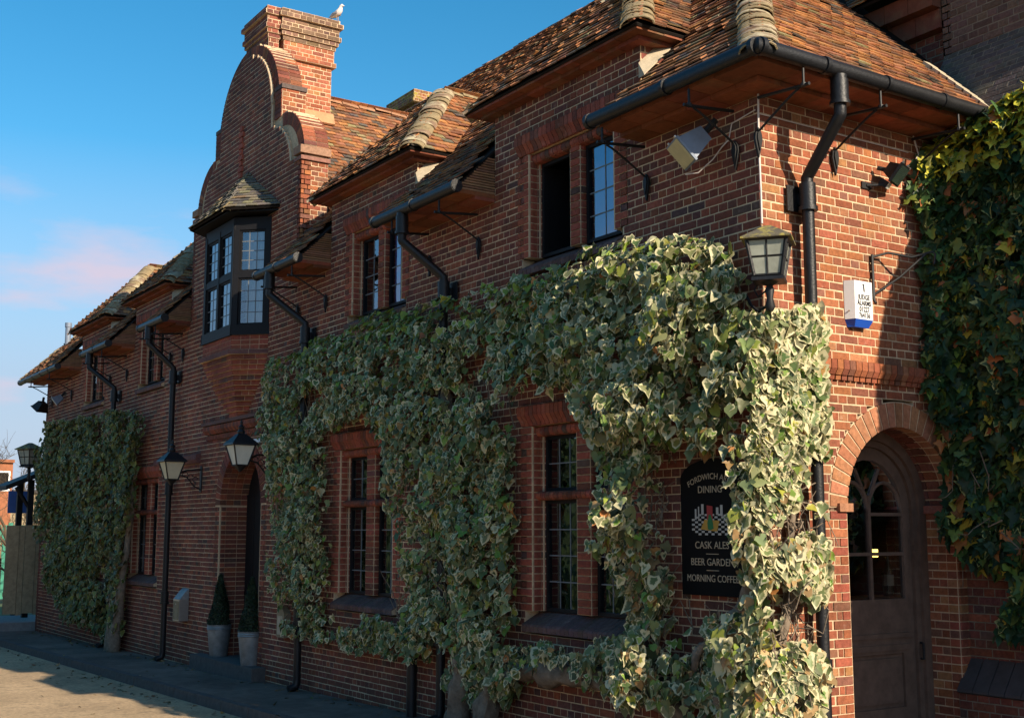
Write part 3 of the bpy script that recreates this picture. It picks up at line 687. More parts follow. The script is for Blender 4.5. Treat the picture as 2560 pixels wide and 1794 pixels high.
for (a, b, nl, cols) in ((0, 1, 1, 3), (1, 2, 2, 2), (2, 3, 1, 3)):
    A, B = P[a], P[b]; u = (B - A); Ln = u.length; u = u / Ln; n_ = Vector((u.y, -u.x, 0))
    def beam(t0, t1, z0, z1, th=.09, out=0.0):
        c = A + u * ((t0 + t1) / 2) + Vector((0, 0, (z0 + z1) / 2)) - n_ * (th / 2 - out)
        of.obox(c, u * ((t1 - t0) / 2), VZ * ((z1 - z0) / 2), n_ * (th / 2))
    e = .02
    beam(-e, Ln + e, OZ0, OZ0 + .16, .12, .03); beam(0, Ln, 5.90, 6.0, .1, .012); beam(-e, Ln + e, 6.66, OZ1, .12, .01)
    beam(0, .085, OZ0 + .1, OZ1 - .1, .1, .018); beam(Ln - .085, Ln, OZ0 + .1, OZ1 - .1, .1, .018)
    if nl == 2: beam(Ln / 2 - .04, Ln / 2 + .04, OZ0 + .1, OZ1 - .1, .1, .018)
    lw = (Ln - .17 - (.08 if nl == 2 else 0)) / nl
    for i in range(nl):
        t0 = .085 + i * (lw + .08)
        for (za, zb) in ((OZ0 + .16, 5.90), (6.0, 6.66)):
            light(of, ol_, orw, A + u * t0 - n_ * .03 + Vector((0, 0, za)), u, n_, lw, zb - za, cols, 4, fr=.03, depth=.04)
of.build('oriel_frame', 'frame', orw); ol_.build('glazing_bars', 'lead', orw)
for a, b in ((0, 1), (2, 3), (1, 2)):   # net curtains: pleated sheets inside the glass
    A, B = P[a], P[b]; u = (B - A); Ln = u.length; u = u / Ln; n_ = Vector((u.y, -u.x, 0)); mb = MB(); vs = []; n = 36
    for i in range(n + 1):
        t = .30 * Ln + .66 * Ln * i / n if a == 2 else .06 * Ln + .9 * Ln * i / n
        q_ = A + u * t - n_ * (.085 + .018 * S_(i * 1.35) + .008 * S_(i * .6))
        vs += [(q_.x, q_.y, OZ0 + .12), (q_.x, q_.y, 6.68)]
    mb.add(vs, [(2 * i, 2 * i + 2, 2 * i + 3, 2 * i + 1) for i in range(n)]); mb.build('curtain', 'curtain', orw, smooth=True)
MB().prism([tuple(p * .0 + Vector((p.x, p.y + .03, OZ1 - .03))) for p in P] , (0, 0, .02)).build('oriel_ceiling', 'dark', orw)

# ------------------------------------------------------------------ roofs
TS, TB = 0.985, (-0.55, 5.72)         # main pitch: z = 5.72 + .985 (y + .55)
def mainz(y): return 5.72 + TS * (y + .55)
TPAL = [((0.30, 0.125, 0.055), 30), ((0.235, 0.105, 0.055), 26), ((0.155, 0.085, 0.055), 18), ((0.38, 0.165, 0.065), 12), ((0.11, 0.09, 0.075), 8), ((0.26, 0.20, 0.11), 6)]
TC, TW = [p[0] for p in TPAL], [p[1] for p in TPAL]
def tile_col(): return jit(random.choices(TC, TW)[0], .22)
def grey_tile(): return jit(random.choices([(0.14, .125, .105), (.19, .165, .11), (.23, .16, .09), (.10, .09, .08)], [4, 3, 2, 3])[0], .2)
def tile_geo(mb, p, a0, a1, s, col, lift=0.0, ln=.135, th=.013):
    l0 = .030 + lift; l1 = .012 + lift * .3; t = random.gauss(0, .0022); sk = random.gauss(0, .004)
    V = [p(a0, s + sk, l0 + t), p(a1, s - sk, l0 - t), p(a1, s + ln, l1), p(a0, s + ln, l1), p(a0, s + sk, l0 + t + th), p(a1, s - sk, l0 - t + th), p(a1, s + ln, l1 + th), p(a0, s + ln, l1 + th)]
    mb.hexa(V, col)
def slope(mb, back, P0, P1, Q1, Q0, colf=tile_col, skip=None, gauge=.1, w=.165, collect=None, curve=None, s0=0.0):
    P0, P1, Q1, Q0 = map(Vector, (P0, P1, Q1, Q0))
    A = (P1 - P0); Lb = A.length; A = A / Lb
    S = (Q0 - P0) - A * (Q0 - P0).dot(A); h = S.length; S = S / h
    Nn = A.cross(S)
    if Nn.z < 0: Nn = -Nn
    aq0 = (Q0 - P0).dot(A); aq1 = (Q1 - P0).dot(A)
    def p(a, s, n):
        v = P0 + A * a + S * s + Nn * n
        if curve: v.z += curve(s)
        return v
    nrow = int(h / gauge)
    for j in range(nrow + 1):
        s = j * gauge + s0
        if s > h: break
        f = s / h; lo = aq0 * f; hi = Lb + (aq1 - Lb) * f
        off = (j % 2) * w / 2 + random.uniform(-.01, .01)
        i = math.floor((lo - off) / w)
        while True:
            a0 = off + i * w; i += 1
            if a0 >= hi: break
            x0 = max(a0, lo) + .002; x1 = min(a0 + w, hi) - .002
            if x1 - x0 < .03: continue
            c = p((x0 + x1) / 2, s + .05, .03)
            if skip and skip(c): continue
            lift = abs(random.gauss(0, .006)) + (.012 if random.random() < .08 else 0)
            if collect is not None and x1 - x0 > w - .006:
                collect.append((p((x0 + x1) / 2, s, 0), A.copy(), S.copy(), Nn.copy(), lift)); continue
            tile_geo(mb, p, x0, x1, s, colf(), lift)
    if back is not None:
        d = Nn * -.02; e = Nn * .006
        K = [P0, P1, Q1, Q0]
        if curve: return
        back.hexa([k + d for k in K] + [k + e for k in K])

def dorm_roofs():
    out = []
    for (a, b, ze) in DORM:
        xl, xr = a - .25, b + .25; c = (xl + xr) / 2; zr = ze + 1.42; ya = 1.08; out.append((xl, xr, c, ze, zr, ya))
    return out
DR_ = dorm_roofs()
def dormz(x, y):
    z = -9
    for (xl, xr, c, ze, zr, ya) in DR_:
        if xl < x < xr and y > -.25:
            hw = (xr - xl) / 2
            z = max(z, min(ze + (zr - ze) * (1 - abs(x - c) / hw), ze + (zr - ze) * (y + .25) / (ya + .25)))
    return z
GRZ, GSL = 9.4, 1.1
def gabz(x): return GRZ - GSL * abs(x - GCX)
def main_skip(v):
    x, y, z = v
    if GCX - 2.36 < x < GCX + 2.36 and y < .44: return True
    for (a, b, ze) in DORM:
        if a - .0 < x < b + .0 and y < .3: return True
    if dormz(x, y) > z - .02: return True
    if y > .4 and gabz(x) > z - .02: return True
    return False
rb, rt = MB(), MB(); COLL = []
HB = 3.95
slope(rt, None, (XL - .45, -.55, 5.72), (.55, -.55, 5.72), (-HB, HB, mainz(HB)), (XL + 2, HB, mainz(HB)), skip=main_skip)
# backing sheet of the main roof only behind the valleys (kept clear of the dormer fronts)
for (xa, xb) in ((-1.5, .5), (-5.82, -4.07), (-9.37, -8.28), (-15.04, -14.05), (-19.0, -17.34), (XL - .4, -21.38)):
    ex = xb
    vs = [(xa, -.5, mainz(-.5) - .03), (xb, -.5, mainz(-.5) - .03), (min(xb, -.9) if xb > 0 else xb, 1.0, mainz(1.0) - .03), (xa, 1.0, mainz(1.0) - .03)]
    rb.hexa([(p[0], p[1], p[2] - .03) for p in vs] + vs)
rb.hexa([(XL + .3, 1.0, mainz(1) - .06), (-.9, 1.0, mainz(1) - .06), (-HB, HB, mainz(HB) - .06), (XL + 2, HB, mainz(HB) - .06), (XL + .3, 1.0, mainz(1) - .03), (-.9, 1.0, mainz(1) - .03), (-HB, HB, mainz(HB) - .03), (XL + 2, HB, mainz(HB) - .03)])
rb.hexa([(XL, 6.0, mainz(2.0)), (0, 6.0, mainz(2.0)), (-HB, HB, mainz(HB) - .1), (XL + 2, HB, mainz(HB) - .1), (XL, 6.0, mainz(2.0) + .03), (0, 6, mainz(2.0) + .03), (-HB, HB, mainz(HB) - .04), (XL + 2, HB, mainz(HB) - .04)])
MR = rb.build('main_roof', 'dark', PH)
# end slope (faces +x), near bell-cast eave
eb, et = MB(), MB(); CT = []
slope(et, eb, (.55, -.55, 5.72), (.55, 2.56, 5.72), (-HB, 2.56, mainz(HB)), (-HB, HB, mainz(HB)), collect=CT)
CT.sort(key=lambda c: (c[0] - CAM).length)
keep = [c for c in CT if c[0].x > -2.2][:300]
tiles_me = []
for i in range(24):
    mb = MB(); tile_geo(mb, lambda a, s, n: Vector((a, s, n)), -.0805, .0805, 0, tile_col(), abs(random.gauss(0, .004))); tiles_me.append(mb.mesh('tile', 'tile'))
kid = {id(c) for c in keep}
ER = eb.build('end_roof', 'dark', PH)
for c in CT:
    o, A, S, Nn, lift = c
    if id(c) in kid:
        mt = Matrix.Identity(4)
        for i in range(3): mt[i][0] = A[i]; mt[i][1] = S[i]; mt[i][2] = Nn[i]
        mt.translation = o + Nn * random.uniform(0, .004); child(random.choice(tiles_me), 'tile', ER, mt)
    else:
        tile_geo(et, lambda a, s, n: o + A * a + S * s + Nn * n, -.0805, .0805, 0, tile_col(), lift)
et.build('roof_tiles', 'tile', ER, kind='stuff')
rt.build('roof_tiles', 'tile', MR, kind='stuff')

# hip and ridge tiles
def bonnet(r0=.165, r1=.135, ln=.23, n=9, th=.013):
    mb = MB(); vs = []
    for (r, y, lift) in ((r0, 0, .012), (r1, ln, .0)):
        for rr in (r, r - th):
            for i in range(n):
                t = math.pi * (i / (n - 1)); vs.append((rr * C_(t) * 1.05, y, lift - .045 + rr * .58 * S_(t)))
    fs = []
    for i in range(n - 1):
        fs += [(i, i + 1, 2 * n + i + 1, 2 * n + i), (n + i + 1, n + i, 3 * n + i, 3 * n + i + 1), (i + 1, i, n + i, n + i + 1)]
    mb.add(vs, fs); return mb.mesh('hip_tile', 'hip', smooth=True)
BON = [bonnet(.155 + r_, .148 + r_, .2) for r_ in (-.008, .0, .006, -.004, .004, .009)]
for i_, me in enumerate(BON):
    if i_ % 3 == 2: me.materials[0] = M['tilebrown']
BON2 = [bonnet(.13, .10) for _ in range(3)]
for me in BON2: me.materials[0] = M['tilebrown']
RID = [bonnet(.125, .12, .31) for _ in range(2)]
def run(parent, a, b, meshes, step, name, up_=Vector((0, 0, 1)), lim=None):
    a, b = Vector(a), Vector(b); d = (b - a); Ln = d.length; d /= Ln
    x = d.cross(up_).normalized(); z = x.cross(d)
    for i in range(int(Ln / step)):
        if lim and i >= lim: break
        mt = Matrix.Identity(4)
        for j in range(3): mt[j][0] = x[j]; mt[j][1] = d[j]; mt[j][2] = z[j]
        mt.translation = a + d * (i * step) + z * random.uniform(-.006, .006)
        mt = mt @ Matrix.Rotation(random.gauss(0, .06), 4, 'Y') @ Matrix.Rotation(random.gauss(0, .025), 4, 'X'); child(random.choice(meshes), name, parent, mt)
run(MR, (.54, -.54, 5.73), (-3.9, 3.9, mainz(3.9) + .01), BON, .13, 'hip_tile', lim=30)
MRT = [bonnet(.10, .095, .31) for _ in range(2)]
for me in MRT: me.materials[0] = M['ridgebrown']
run(MR, (XL + 2, HB, mainz(HB)), (-HB, HB, mainz(HB)), MRT, .32, 'ridge_tile')
run(MR, (XL - .43, -.53, 5.73), (XL + 2, HB, mainz(HB)), BON, .15, 'hip_tile')
# dormers
fillet = MB(); soff = MB()
def terra_col(): return jit((0.21, 0.064, 0.033), .32)
for di, (xl, xr, c, ze, zr, ya) in enumerate(DR_):
    db_, dt_ = MB(), MB(); yb = 1.95
    slope(dt_, db_, (xl, -.25, ze), (xr, -.25, ze), (c, ya, zr), (c, ya, zr))
    slope(dt_, db_, (xr, -.25, ze), (xr, yb, ze), (c, yb, zr), (c, ya, zr), skip=lambda v: mainz(v[1]) > v[2] + .05)
    slope(dt_, db_, (xl, -.25, ze), (xl, yb, ze), (c, yb, zr), (c, ya, zr), skip=lambda v: mainz(v[1]) > v[2] + .05)
    D = db_.build('dormer_roof', 'dark', PH); dt_.build('roof_tiles', 'tile', D, kind='stuff')
    run(D, (xr - .01, -.24, ze + .01), (c, ya, zr + .02), BON, .13, 'hip_tile')
    run(D, (xl + .01, -.24, ze - .03), (c, ya, zr - .02), BON2, .15, 'hip_tile')
    run(D, (c, ya - .05, zr), (c, 1.9, zr), RID, .3, 'ridge_tile')
    a, b, _ = DORM[di]
    # brick cheek facing +x with its mortar fillet
    for (xx, s) in ((b, 1), (a, -1)):
        DCORE, DBR = MB(), MB()
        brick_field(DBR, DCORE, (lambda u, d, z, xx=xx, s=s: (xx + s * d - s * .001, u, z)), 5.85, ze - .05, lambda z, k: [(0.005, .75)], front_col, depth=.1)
        q_ = DCORE.build('dormer_cheek', 'mortar', PH); DBR.build('brickwork', 'brick', q_, kind='stuff')
    fillet = MB(); y0, y1 = (6.28 - 6.26) / TS, (ze - .06 - 6.26) / TS
    fillet.hexa([(b + .004, -.03, mainz(-.03) + .02), (b + .12, -.06, mainz(-.06) + .035), (b + .12, y1 + .12, mainz(y1 + .12) + .035), (b + .004, y1 + .12, mainz(y1 + .12) + .02),
                 (b + .004, -.03, mainz(-.03) + .17), (b + .12, -.06, mainz(-.06) + .05), (b + .12, y1 + .12, mainz(y1 + .12) + .05), (b + .004, y1 + .12, mainz(y1 + .12) + .17)])
    fillet.build('mortar_fillet', 'cream', D)
    # terracotta soffit slabs
    n = 9
    for i in range(n):
        w_ = (xr - xl - .04) / n; x = xl + .02 + i * w_
        soff.box(x + .004, x + w_ - .004, -.23, .1, ze - .035, ze - .005, terra_col())
        w2 = (b - a + .24) / n; x = a - .12 + i * w2
        soff.box(x + .004, x + w2 - .004, -.12, .1, ze - .075, ze - .037, terra_col())
    for i in range(4):
        y = .1 + i * .25; soff.box(b - .02, xr - .02, y + .002, y + .248, ze - .035, ze - .005, terra_col()); soff.box(b - .02, b + .12, y + .002, y + .248, ze - .075, ze - .037, terra_col())
gb_br.build('brickwork', 'brick', GB, kind='stuff'); fw_br.build('brickwork', 'brick', FW, kind='stuff')
# gable roof
gb_, gt_ = MB(), MB()
for s in (1, -1):
    xe = GCX + s * 2.45
    slope(gt_, gb_, (xe, .44, gabz(xe)), (xe, 4.2, gabz(xe)), (GCX, 4.2, GRZ), (GCX, .44, GRZ), skip=lambda v: mainz(v[1]) > v[2] + .05)
GR = gb_.build('gable_roof', 'dark', PH); gt_.build('roof_tiles', 'tile', GR, kind='stuff')
M['ridge'] = material('clay_ridge', (0.34, 0.17, 0.09), rough=.9, var=.3, scale=12, bump=.5, bscale=50)
rm = [bonnet(.125, .12, .31) for _ in range(2)]
for me in rm: me.materials[0] = M['ridge']
run(GR, (GCX, .44, GRZ), (GCX, 3.4, GRZ), rm, .32, 'ridge_tile')
# oriel roof
ot, obk = MB(), MB(); EZ = 6.93
EL_, ER_ = Vector((-12.33, -.66, EZ)), Vector((-10.70, -.66, EZ)); WL_, WR_ = Vector((-12.92, .0, EZ + .02)), Vector((-10.12, .0, EZ + .02)); AP = Vector((ocx + .02, .0, 7.78))
slope(ot, obk, EL_, ER_, AP, AP, grey_tile); slope(ot, obk, ER_, WR_, AP, AP, grey_tile); slope(ot, obk, EL_, WL_, AP, AP, grey_tile)
OR = obk.build('oriel_roof', 'dark', PH); ot.build('roof_tiles', 'tile', OR, kind='stuff')
run(OR, ER_ + Vector((0, 0, .0)), AP, [bonnet(.07, .05, .2) for _ in range(2)], .12, 'hip_tile')
MB().prism([tuple(EL_ + Vector((.06, .06, -.03))), tuple(ER_ + Vector((-.06, .06, -.03))), tuple(WR_ + Vector((-.06, 0, -.05))), tuple(WL_ + Vector((.06, 0, -.05)))], (0, 0, .02)).build('eave_board', 'frame', OR)

# eaves: stepped terracotta soffit
SEG = [(-1.52, .0), (-5.83, -4.06), (-9.37, -8.27), (-15.05, -14.05), (-19.01, -17.33), (XL - .4, -21.37)]
for (a, b) in SEG:
    n = max(2, int((b - a) / .3)); w_ = (b - a) / n
    for i in range(n):
        x = a + i * w_
        soff.box(x + .004, x + w_ - .004, -.26, .0, 5.625, 5.665, terra_col()); soff.box(x + .004, x + w_ - .004, -.50, .0, 5.668, 5.712, terra_col())
    if b < 0:   # tile creasing that closes the eave against the next dormer
        for k in range(14):
            z = 5.715 + k * .03; yf = -.5 + (z - 5.70) / TS
            soff.box(b - .32 + random.uniform(-.01, .01), b - .003, yf + random.uniform(-.008, .008), .0, z, z + .02, jit((.27, .145, .08), .2))
n = 10
for i in range(n):
    w_ = 2.46 / n; y = i * w_
    soff.box(0.0, .26, y + .002, y + w_ - .002, 5.625, 5.665, terra_col()); soff.box(.0, .50, y + .002, y + w_ - .002, 5.668, 5.712, terra_col())
soff.box(.002, .498, -.498, -.002, 5.668, 5.712, terra_col()); soff.box(.002, .26, -.26, -.002, 5.625, 5.665, terra_col())
SO = soff.build('eave_soffits', 'terra', PH, kind='stuff')

# ------------------------------------------------------------------ gutters, downpipes, iron brackets
def gutter(pts, name='gutter'):
    mb = MB(); pts = [Vector(p) for p in pts]
    mb.tube(pts, .066, 14); o = mb.build(name, 'black', PH, smooth=True)
    for a, b in zip(pts, pts[1:]):
        d = b - a; n = max(1, int(d.length / .75)); u = d.normalized()
        for i in range(n + 1):
            if i in (0,): t = .03
            elif i == n: t = d.length - .03
            else: t = d.length * i / n
            q_ = a + u * t; MB().tube([q_ - u * .022, q_ + u * .022], .074, 14).build('gutter_collar', 'black', o, smooth=True)
    return o
GZ = 5.745
gutter([(-1.62, -.56, GZ), (.56, -.56, GZ), (.56, 2.44, GZ)])
for (a, b) in ((-5.9, -3.95), (-9.62, -8.12), (-15.2, -13.75), (-19.15, -17.2), (XL - .45, -21.2)): gutter([(a, -.56, GZ - .03 - .002 * abs(a)), (b, -.56, GZ - .03 - .002 * abs(b))])
def downpipe(top, wall_pt, foot_z, along, out, z_kink=.78, mats='black'):
    """top: gutter outlet, wall_pt: pipe position against the wall, along: unit along wall, out: unit outwards"""
    T, Wp = Vector(top), Vector(wall_pt); mb = MB()
    mb.tube([T, T - VZ * .05], .066, 14); mb.tube([T - VZ * .04, T - VZ * .24], .075, 14); mb.tube([T - VZ * .22, T - VZ * .25], .085, 14)
    a = T - VZ * .24; b = T - VZ * .33; d = Vector((Wp.x, Wp.y, T.z - z_kink)); c = d + VZ * .05
    pts = [a, b]
    for t in np.linspace(0, 1, 9): pts.append(b * (1 - t) ** 2 + (b - VZ * .07) * 2 * t * (1 - t) * .5 + c * t ** 2 + ((c + VZ * .07) * 2 * t * (1 - t) * .5))
    pts.append(d - VZ * .1); mb.tube(pts, .052, 12)
    mb.tube([d - VZ * .0, d - VZ * .22], .07, 14); mb.tube([d - VZ * .20, d - VZ * .235], .082, 14)
    mb.tube([d - VZ * .2, (Wp.x, Wp.y, foot_z + .08)], .052, 12)
    z = d.z - 2.2
    while z > foot_z + .2:
        mb.tube([(Wp.x, Wp.y, z), (Wp.x, Wp.y, z + .2)], .068, 14); mb.tube([(Wp.x, Wp.y, z - .02), (Wp.x, Wp.y, z + .012)], .08, 14); z -= 1.9
    ft = Vector((Wp.x, Wp.y, foot_z)); o_ = Vector(out)
    mb.tube([ft + VZ * .14, ft + VZ * .06 + o_ * .02, ft + VZ * .03 + o_ * .12], .056, 12)
    o = mb.build('downpipe', mats, PH, smooth=True)
    pb = MB(); al = Vector(along)
    pb.obox(d - VZ * .12 - o_ * .095, al * .15, VZ * .11, o_ * .008); pb.obox(d - VZ * .12 - o_ * .05, al * .03, VZ * .05, o_ * .05)
    pb.build('pipe_clip', mats, o); return o
downpipe((.56, .36, GZ - .05), (.13, .415, 0), gz(0), (0, 1, 0), (1, 0, 0), .80)
for (tx, wx) in ((-5.18, -4.95), (-9.10, -8.80), (-14.62, -14.5), (-18.55, -18.2)): downpipe((tx, -.56, GZ - .08), (wx, -.13, 0), gz(wx), (1, 0, 0), (0, -1, 0), .80)
mb = MB(); mb.tube([(-5.62, -.12, gz(-5.6)), (-5.62, -.12, 1.1)], .06, 12); mb.build('downpipe', 'black', PH, smooth=True)
# wrought brackets carrying the gutters: rod, bar, curved brace, leaf-shaped foot
bk = MB()
bk.tube([(0, 0, -.07), (0, 0, -.20)], .011, 8); bk.tube([(0, 0, -.195), (0, 0, -.222)], .024, 8)
bk.tube([(-.06, 0, -.215), (0, 0, -.215), (.50, 0, -.165)], .015, 6)
pts = [(.05 + .44 * t, 0, -.225 - .22 * t ** 1.6 - .03 * S_(t * 3.1)) for t in np.linspace(0, 1, 8)]; bk.tube(pts, .011, 6)
lp = [(-.0, .0), (.035, -.05), (.042, -.10), (.025, -.17), (.0, -.26), (-.025, -.17), (-.042, -.10), (-.035, -.05)]
bk.prism([(.505, a, -.42 + b) for a, b in lp], (.022, 0, 0)); bk.prism([(.492, a * .6, -.44 + b * .7) for a, b in lp], (.014, 0, 0))
BK = bk.mesh('gutter_bracket', 'iron', smooth=True)
for y in (-.05, .88, 1.92): o = child(BK, 'gutter_bracket', PH, loc=(.55, y, GZ)); o.rotation_euler = (0, 0, math.pi)
for x in (-.25, -1.42, -4.35, -5.45, -8.35, -9.3, -14.3, -15.0, -17.7, -18.9, -22.0, -23.8): o = child(BK, 'gutter_bracket', PH, loc=(x, -.55, GZ - .03 - .002 * abs(x))); o.rotation_euler = (0, 0, math.pi / 2)

# moulded bands: over the entrance and over the far window
bd_ = MB()
for i in range(34):
    x = -12.95 + i * .0765
    bd_.prism([(x, y, z) for y, z in [(0, 3.60), (-.05, 3.60), (-.10, 3.66), (-.10, 3.73), (0, 3.74)]], (.068, 0, 0), front_col())
    bd_.prism([(x, y, z) for y, z in [(0, 3.51), (-.035, 3.51), (-.05, 3.58), (0, 3.59)]], (.068, 0, 0), front_col())
bd_.box(-12.98, -10.33, -.12, .0, 3.745, 3.80, (.13, .07, .06))
for i in range(54):
    x = -17.4 + i * .0765
    if -17.3 < x < -15.6: continue
    bd_.prism([(x, y, z) for y, z in [(0, 3.15), (-.05, 3.16), (-.09, 3.22), (-.09, 3.30), (0, 3.33)]], (.07, 0, 0), jit((.16, .07, .06), .15))
bd_.build('moulded_band', 'brick', PH, kind='stuff')

# ------------------------------------------------------------------ end door
XD = -.36
dr = MB()
def yb_(y0, y1, z0, z1, x0, x1, mbx=None): (mbx or dr).box(x0, x1, y0, y1, z0, z1)
fr_ = MB()
for j, (ri, ro, xa, xb_) in enumerate(((DR - .09, DR + .01, XD - .06, XD + .05), (DR - .15, DR - .09, XD - .06, XD + .015), (DR - .2, DR - .15, XD - .06, XD - .02))):
    for i in range(24):
        t0, t1 = math.pi * i / 24, math.pi * (i + 1) / 24
        fr_.hexa([q(t0, ri, xa), q(t1, ri, xa), q(t1, ro, xa), q(t0, ro, xa), q(t0, ri, xb_), q(t1, ri, xb_), q(t1, ro, xb_), q(t0, ro, xb_)])
    for s in (-1, 1):
        a, b = sorted((DY + s * ri, DY + s * ro)); fr_.box(xa, xb_, a, b, -.1, DS)
DF = fr_.build('door_frame', 'wood', PH)
hw = DR - .2
yb_(DY - hw, DY + hw, -.02, .45, XD - .05, XD - .005); yb_(DY - hw, DY - hw + .12, .45, 1.40, XD - .05, XD - .005); yb_(DY + hw - .12, DY + hw, .45, 1.40, XD - .05, XD - .005)
yb_(DY - hw + .12, DY + hw - .12, .92, 1.40, XD - .05, XD - .005); yb_(DY - hw + .12, DY + hw - .12, .45, .92, XD - .05, XD - .03)
yb_(DY - hw + .15, DY + hw - .15, .49, .88, XD - .031, XD - .016); yb_(DY - hw + .04, DY + hw - .04, 1.06, 1.10, XD - .005, XD + .012); yb_(DY - hw + .04, DY + hw - .04, .95, 1.0, XD - .005, XD + .008)
yb_(DY - hw, DY - hw + .07, 1.40, DS, XD - .05, XD - .005); yb_(DY + hw - .07, DY + hw, 1.40, DS, XD - .05, XD - .005)
for i in range(20):
    t0, t1 = math.pi * i / 20, math.pi * (i + 1) / 20
    dr.hexa([q(t0, hw - .07, XD - .05), q(t1, hw - .07, XD - .05), q(t1, hw, XD - .05), q(t0, hw, XD - .05), q(t0, hw - .07, XD - .005), q(t1, hw - .07, XD - .005), q(t1, hw, XD - .005), q(t0, hw, XD - .005)])
ED = dr.build('door', 'wood', PH)
mun = MB()
mun.box(XD - .04, XD - .006, DY - .016, DY + .016, 1.40, 2.32); mun.box(XD - .04, XD - .007, DY - hw + .06, DY + hw - .06, 1.785, 1.815)
for s in (-1, 1):   # lancet glazing arches either side, then diverging bars
    cy = DY + s * (hw - .06) / 2; r = (hw - .06) / 2
    mun.tube([(XD - .022, cy - r * C_(t), 2.16 + r * S_(t) * 1.25) for t in np.linspace(0, math.pi, 13)], .016, 6)
    mun.tube([(XD - .022, DY + s * .02, 2.30), (XD - .022, DY + s * .16, 2.56)], .014, 6)
mun.box(XD - .04, XD - .008, DY, DY + hw - .06, 2.14, 2.17)
mun.build('glazing_bars', 'wood', ED)
for (y0, y1, z0, z1) in ((DY - hw + .07, DY - .016, 1.40, 1.785), (DY + .016, DY + hw - .07, 1.40, 1.785), (DY - hw + .07, DY - .016, 1.815, 2.2), (DY + .016, DY + hw - .07, 1.815, 2.2)):
    MB().add([(XD - .03, y0, z0), (XD - .03, y1, z0), (XD - .03, y1, z1), (XD - .03, y0, z1)], [(0, 1, 2, 3)]).build('pane', 'glass', ED)
MB().add([(XD - .03, DY - (hw - .07) * C_(t), 2.2 + (hw - .07) * S_(t)) for t in np.linspace(0, math.pi, 15)], [tuple(range(15))]).build('pane', 'glass', ED)
MB().tube([(XD + .03, DY + hw + .07, 1.0), (XD + .06, DY + hw + .07, 1.0), (XD + .06, DY + hw + .07, .86), (XD + .03, DY + hw + .07, .86)], .012, 6).build('handle', 'iron', ED)
MB().box(-.6, .35, DY - DR, DY + DR, -.4, .0).build('threshold', 'step', PH)
bt = empty('glass_bottle', (XD - .16, DY + .40, 1.42)); tag(bt, 'tall dark glass bottle standing on the ledge inside the arched end door', 'bottle')
MB().lathe([(.045, 0), (.05, .02), (.05, .22), (.02, .29), (.016, .35)], (0, 0, 0), 12).build('bottle_body', 'bottle', bt, smooth=True)
MB().lathe([(.028, .08), (.052, .09), (.052, .18), (.05, .19)], (0, 0, 0), 12).build('bottle_label', 'whiteglass', bt)
cl = empty('wall_lamp', (XD - .45, DY + .58, 1.76)); tag(cl, 'small lit amber lamp glowing inside the arched end door', 'lamp')
MB().box(-.02, .02, -.022, .022, 0, .075).build('lamp_glass', 'glow', cl); MB().box(-.025, .025, -.027, .027, .075, .09).build('lamp_cap', 'iron', cl); MB().box(-.02, .02, -.014, .014, -.05, 0).build('lamp_base', 'iron', cl)
MB().box(XD - .3, XD - .06, DY - .45, DY + .6, 1.38, 1.42).build('inner_ledge', 'wood', PH)

# ------------------------------------------------------------------ right-hand wing with sloping chimney shoulder
wc, wb = MB(), MB()
WX1 = 2.6
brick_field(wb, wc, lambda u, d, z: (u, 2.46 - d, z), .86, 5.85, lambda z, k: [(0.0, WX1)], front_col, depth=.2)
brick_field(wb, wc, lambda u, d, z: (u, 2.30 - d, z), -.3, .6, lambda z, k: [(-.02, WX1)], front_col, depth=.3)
brick_field(wb, wc, lambda u, d, s: (u, 2.46 + s * .514 - d * .857, 5.85 + s * .857 + d * .514), 0, 1.05, lambda z, k: [(-.33, WX1)], lambda: jit((.10, .082, .07), .2), depth=.1)
brick_field(wb, wc, lambda u, d, z: (u, 3.0 - d, z), 6.75, 9.6, lambda z, k: [(-.35, WX1)], lambda: jit((.13, .08, .06), .2), depth=.1)
brick_field(wb, wc, lambda u, d, z: (-.35 - d, u, z), 6.2, 9.6, lambda z, k: [(3.0, 3.7)], front_col, depth=.1)
brick_field(wb, wc, lambda u, d, z: (u, 3.08 - d, z), 6.0, 7.05, lambda z, k: [(-2.2, -.36)], front_col, depth=.1)
wc.box(0.02, 5.0, 2.50, 7, -.4, 5.84); wc.box(WX1, 5.0, 2.47, 2.6, -.4, 5.84); wc.box(-.34, 5.0, 3.05, 7, 5.84, 6.75); wc.box(-.34, 3.2, 3.05, 4.4, 6.75, 9.6); wc.prism([(WX1, 2.47, 5.85), (WX1, 3.05, 6.74), (WX1, 3.05, 5.85)], (2.4, 0, 0))
WW = wc.build('wing_wall', 'darkmortar', PH); wb.build('brickwork', 'brick', WW, kind='stuff')
for i in range(20):
    x = -.015 + i * .158
    MB().hexa([(x, 2.265, .60), (x + .15, 2.265, .60), (x + .15, 2.30, .58), (x, 2.30, .58), (x, 2.27, .625), (x + .15, 2.27, .625), (x + .15, 2.47, .90), (x, 2.47, .90)]).build('plinth_slab', 'slate', WW)
for (k, yf) in ((0, 2.97), (1, 2.86)):
    for i in range(6):
        x = -2.15 + i * .3; MB().box(x + .003, x + .297, yf, 3.1, 7.06 + k * .21, 7.26 + k * .21, jit((.15, .055, .035), .2)).build('eave_slab', 'terra', WW)  # darker than the soffit terracotta: the stack's shade is in the colour
ct, cbk = MB(), MB()
slope(ct, cbk, (-4.2, 2.72, 7.5), (-.36, 2.72, 7.5), (-.36, 5, 9.8), (-4.2, 5, 9.8), skip=lambda v: False)
CR = cbk.build('cross_roof', 'dark', PH); ct.build('roof_tiles', 'tile', CR, kind='stuff')
vg = MB(); 
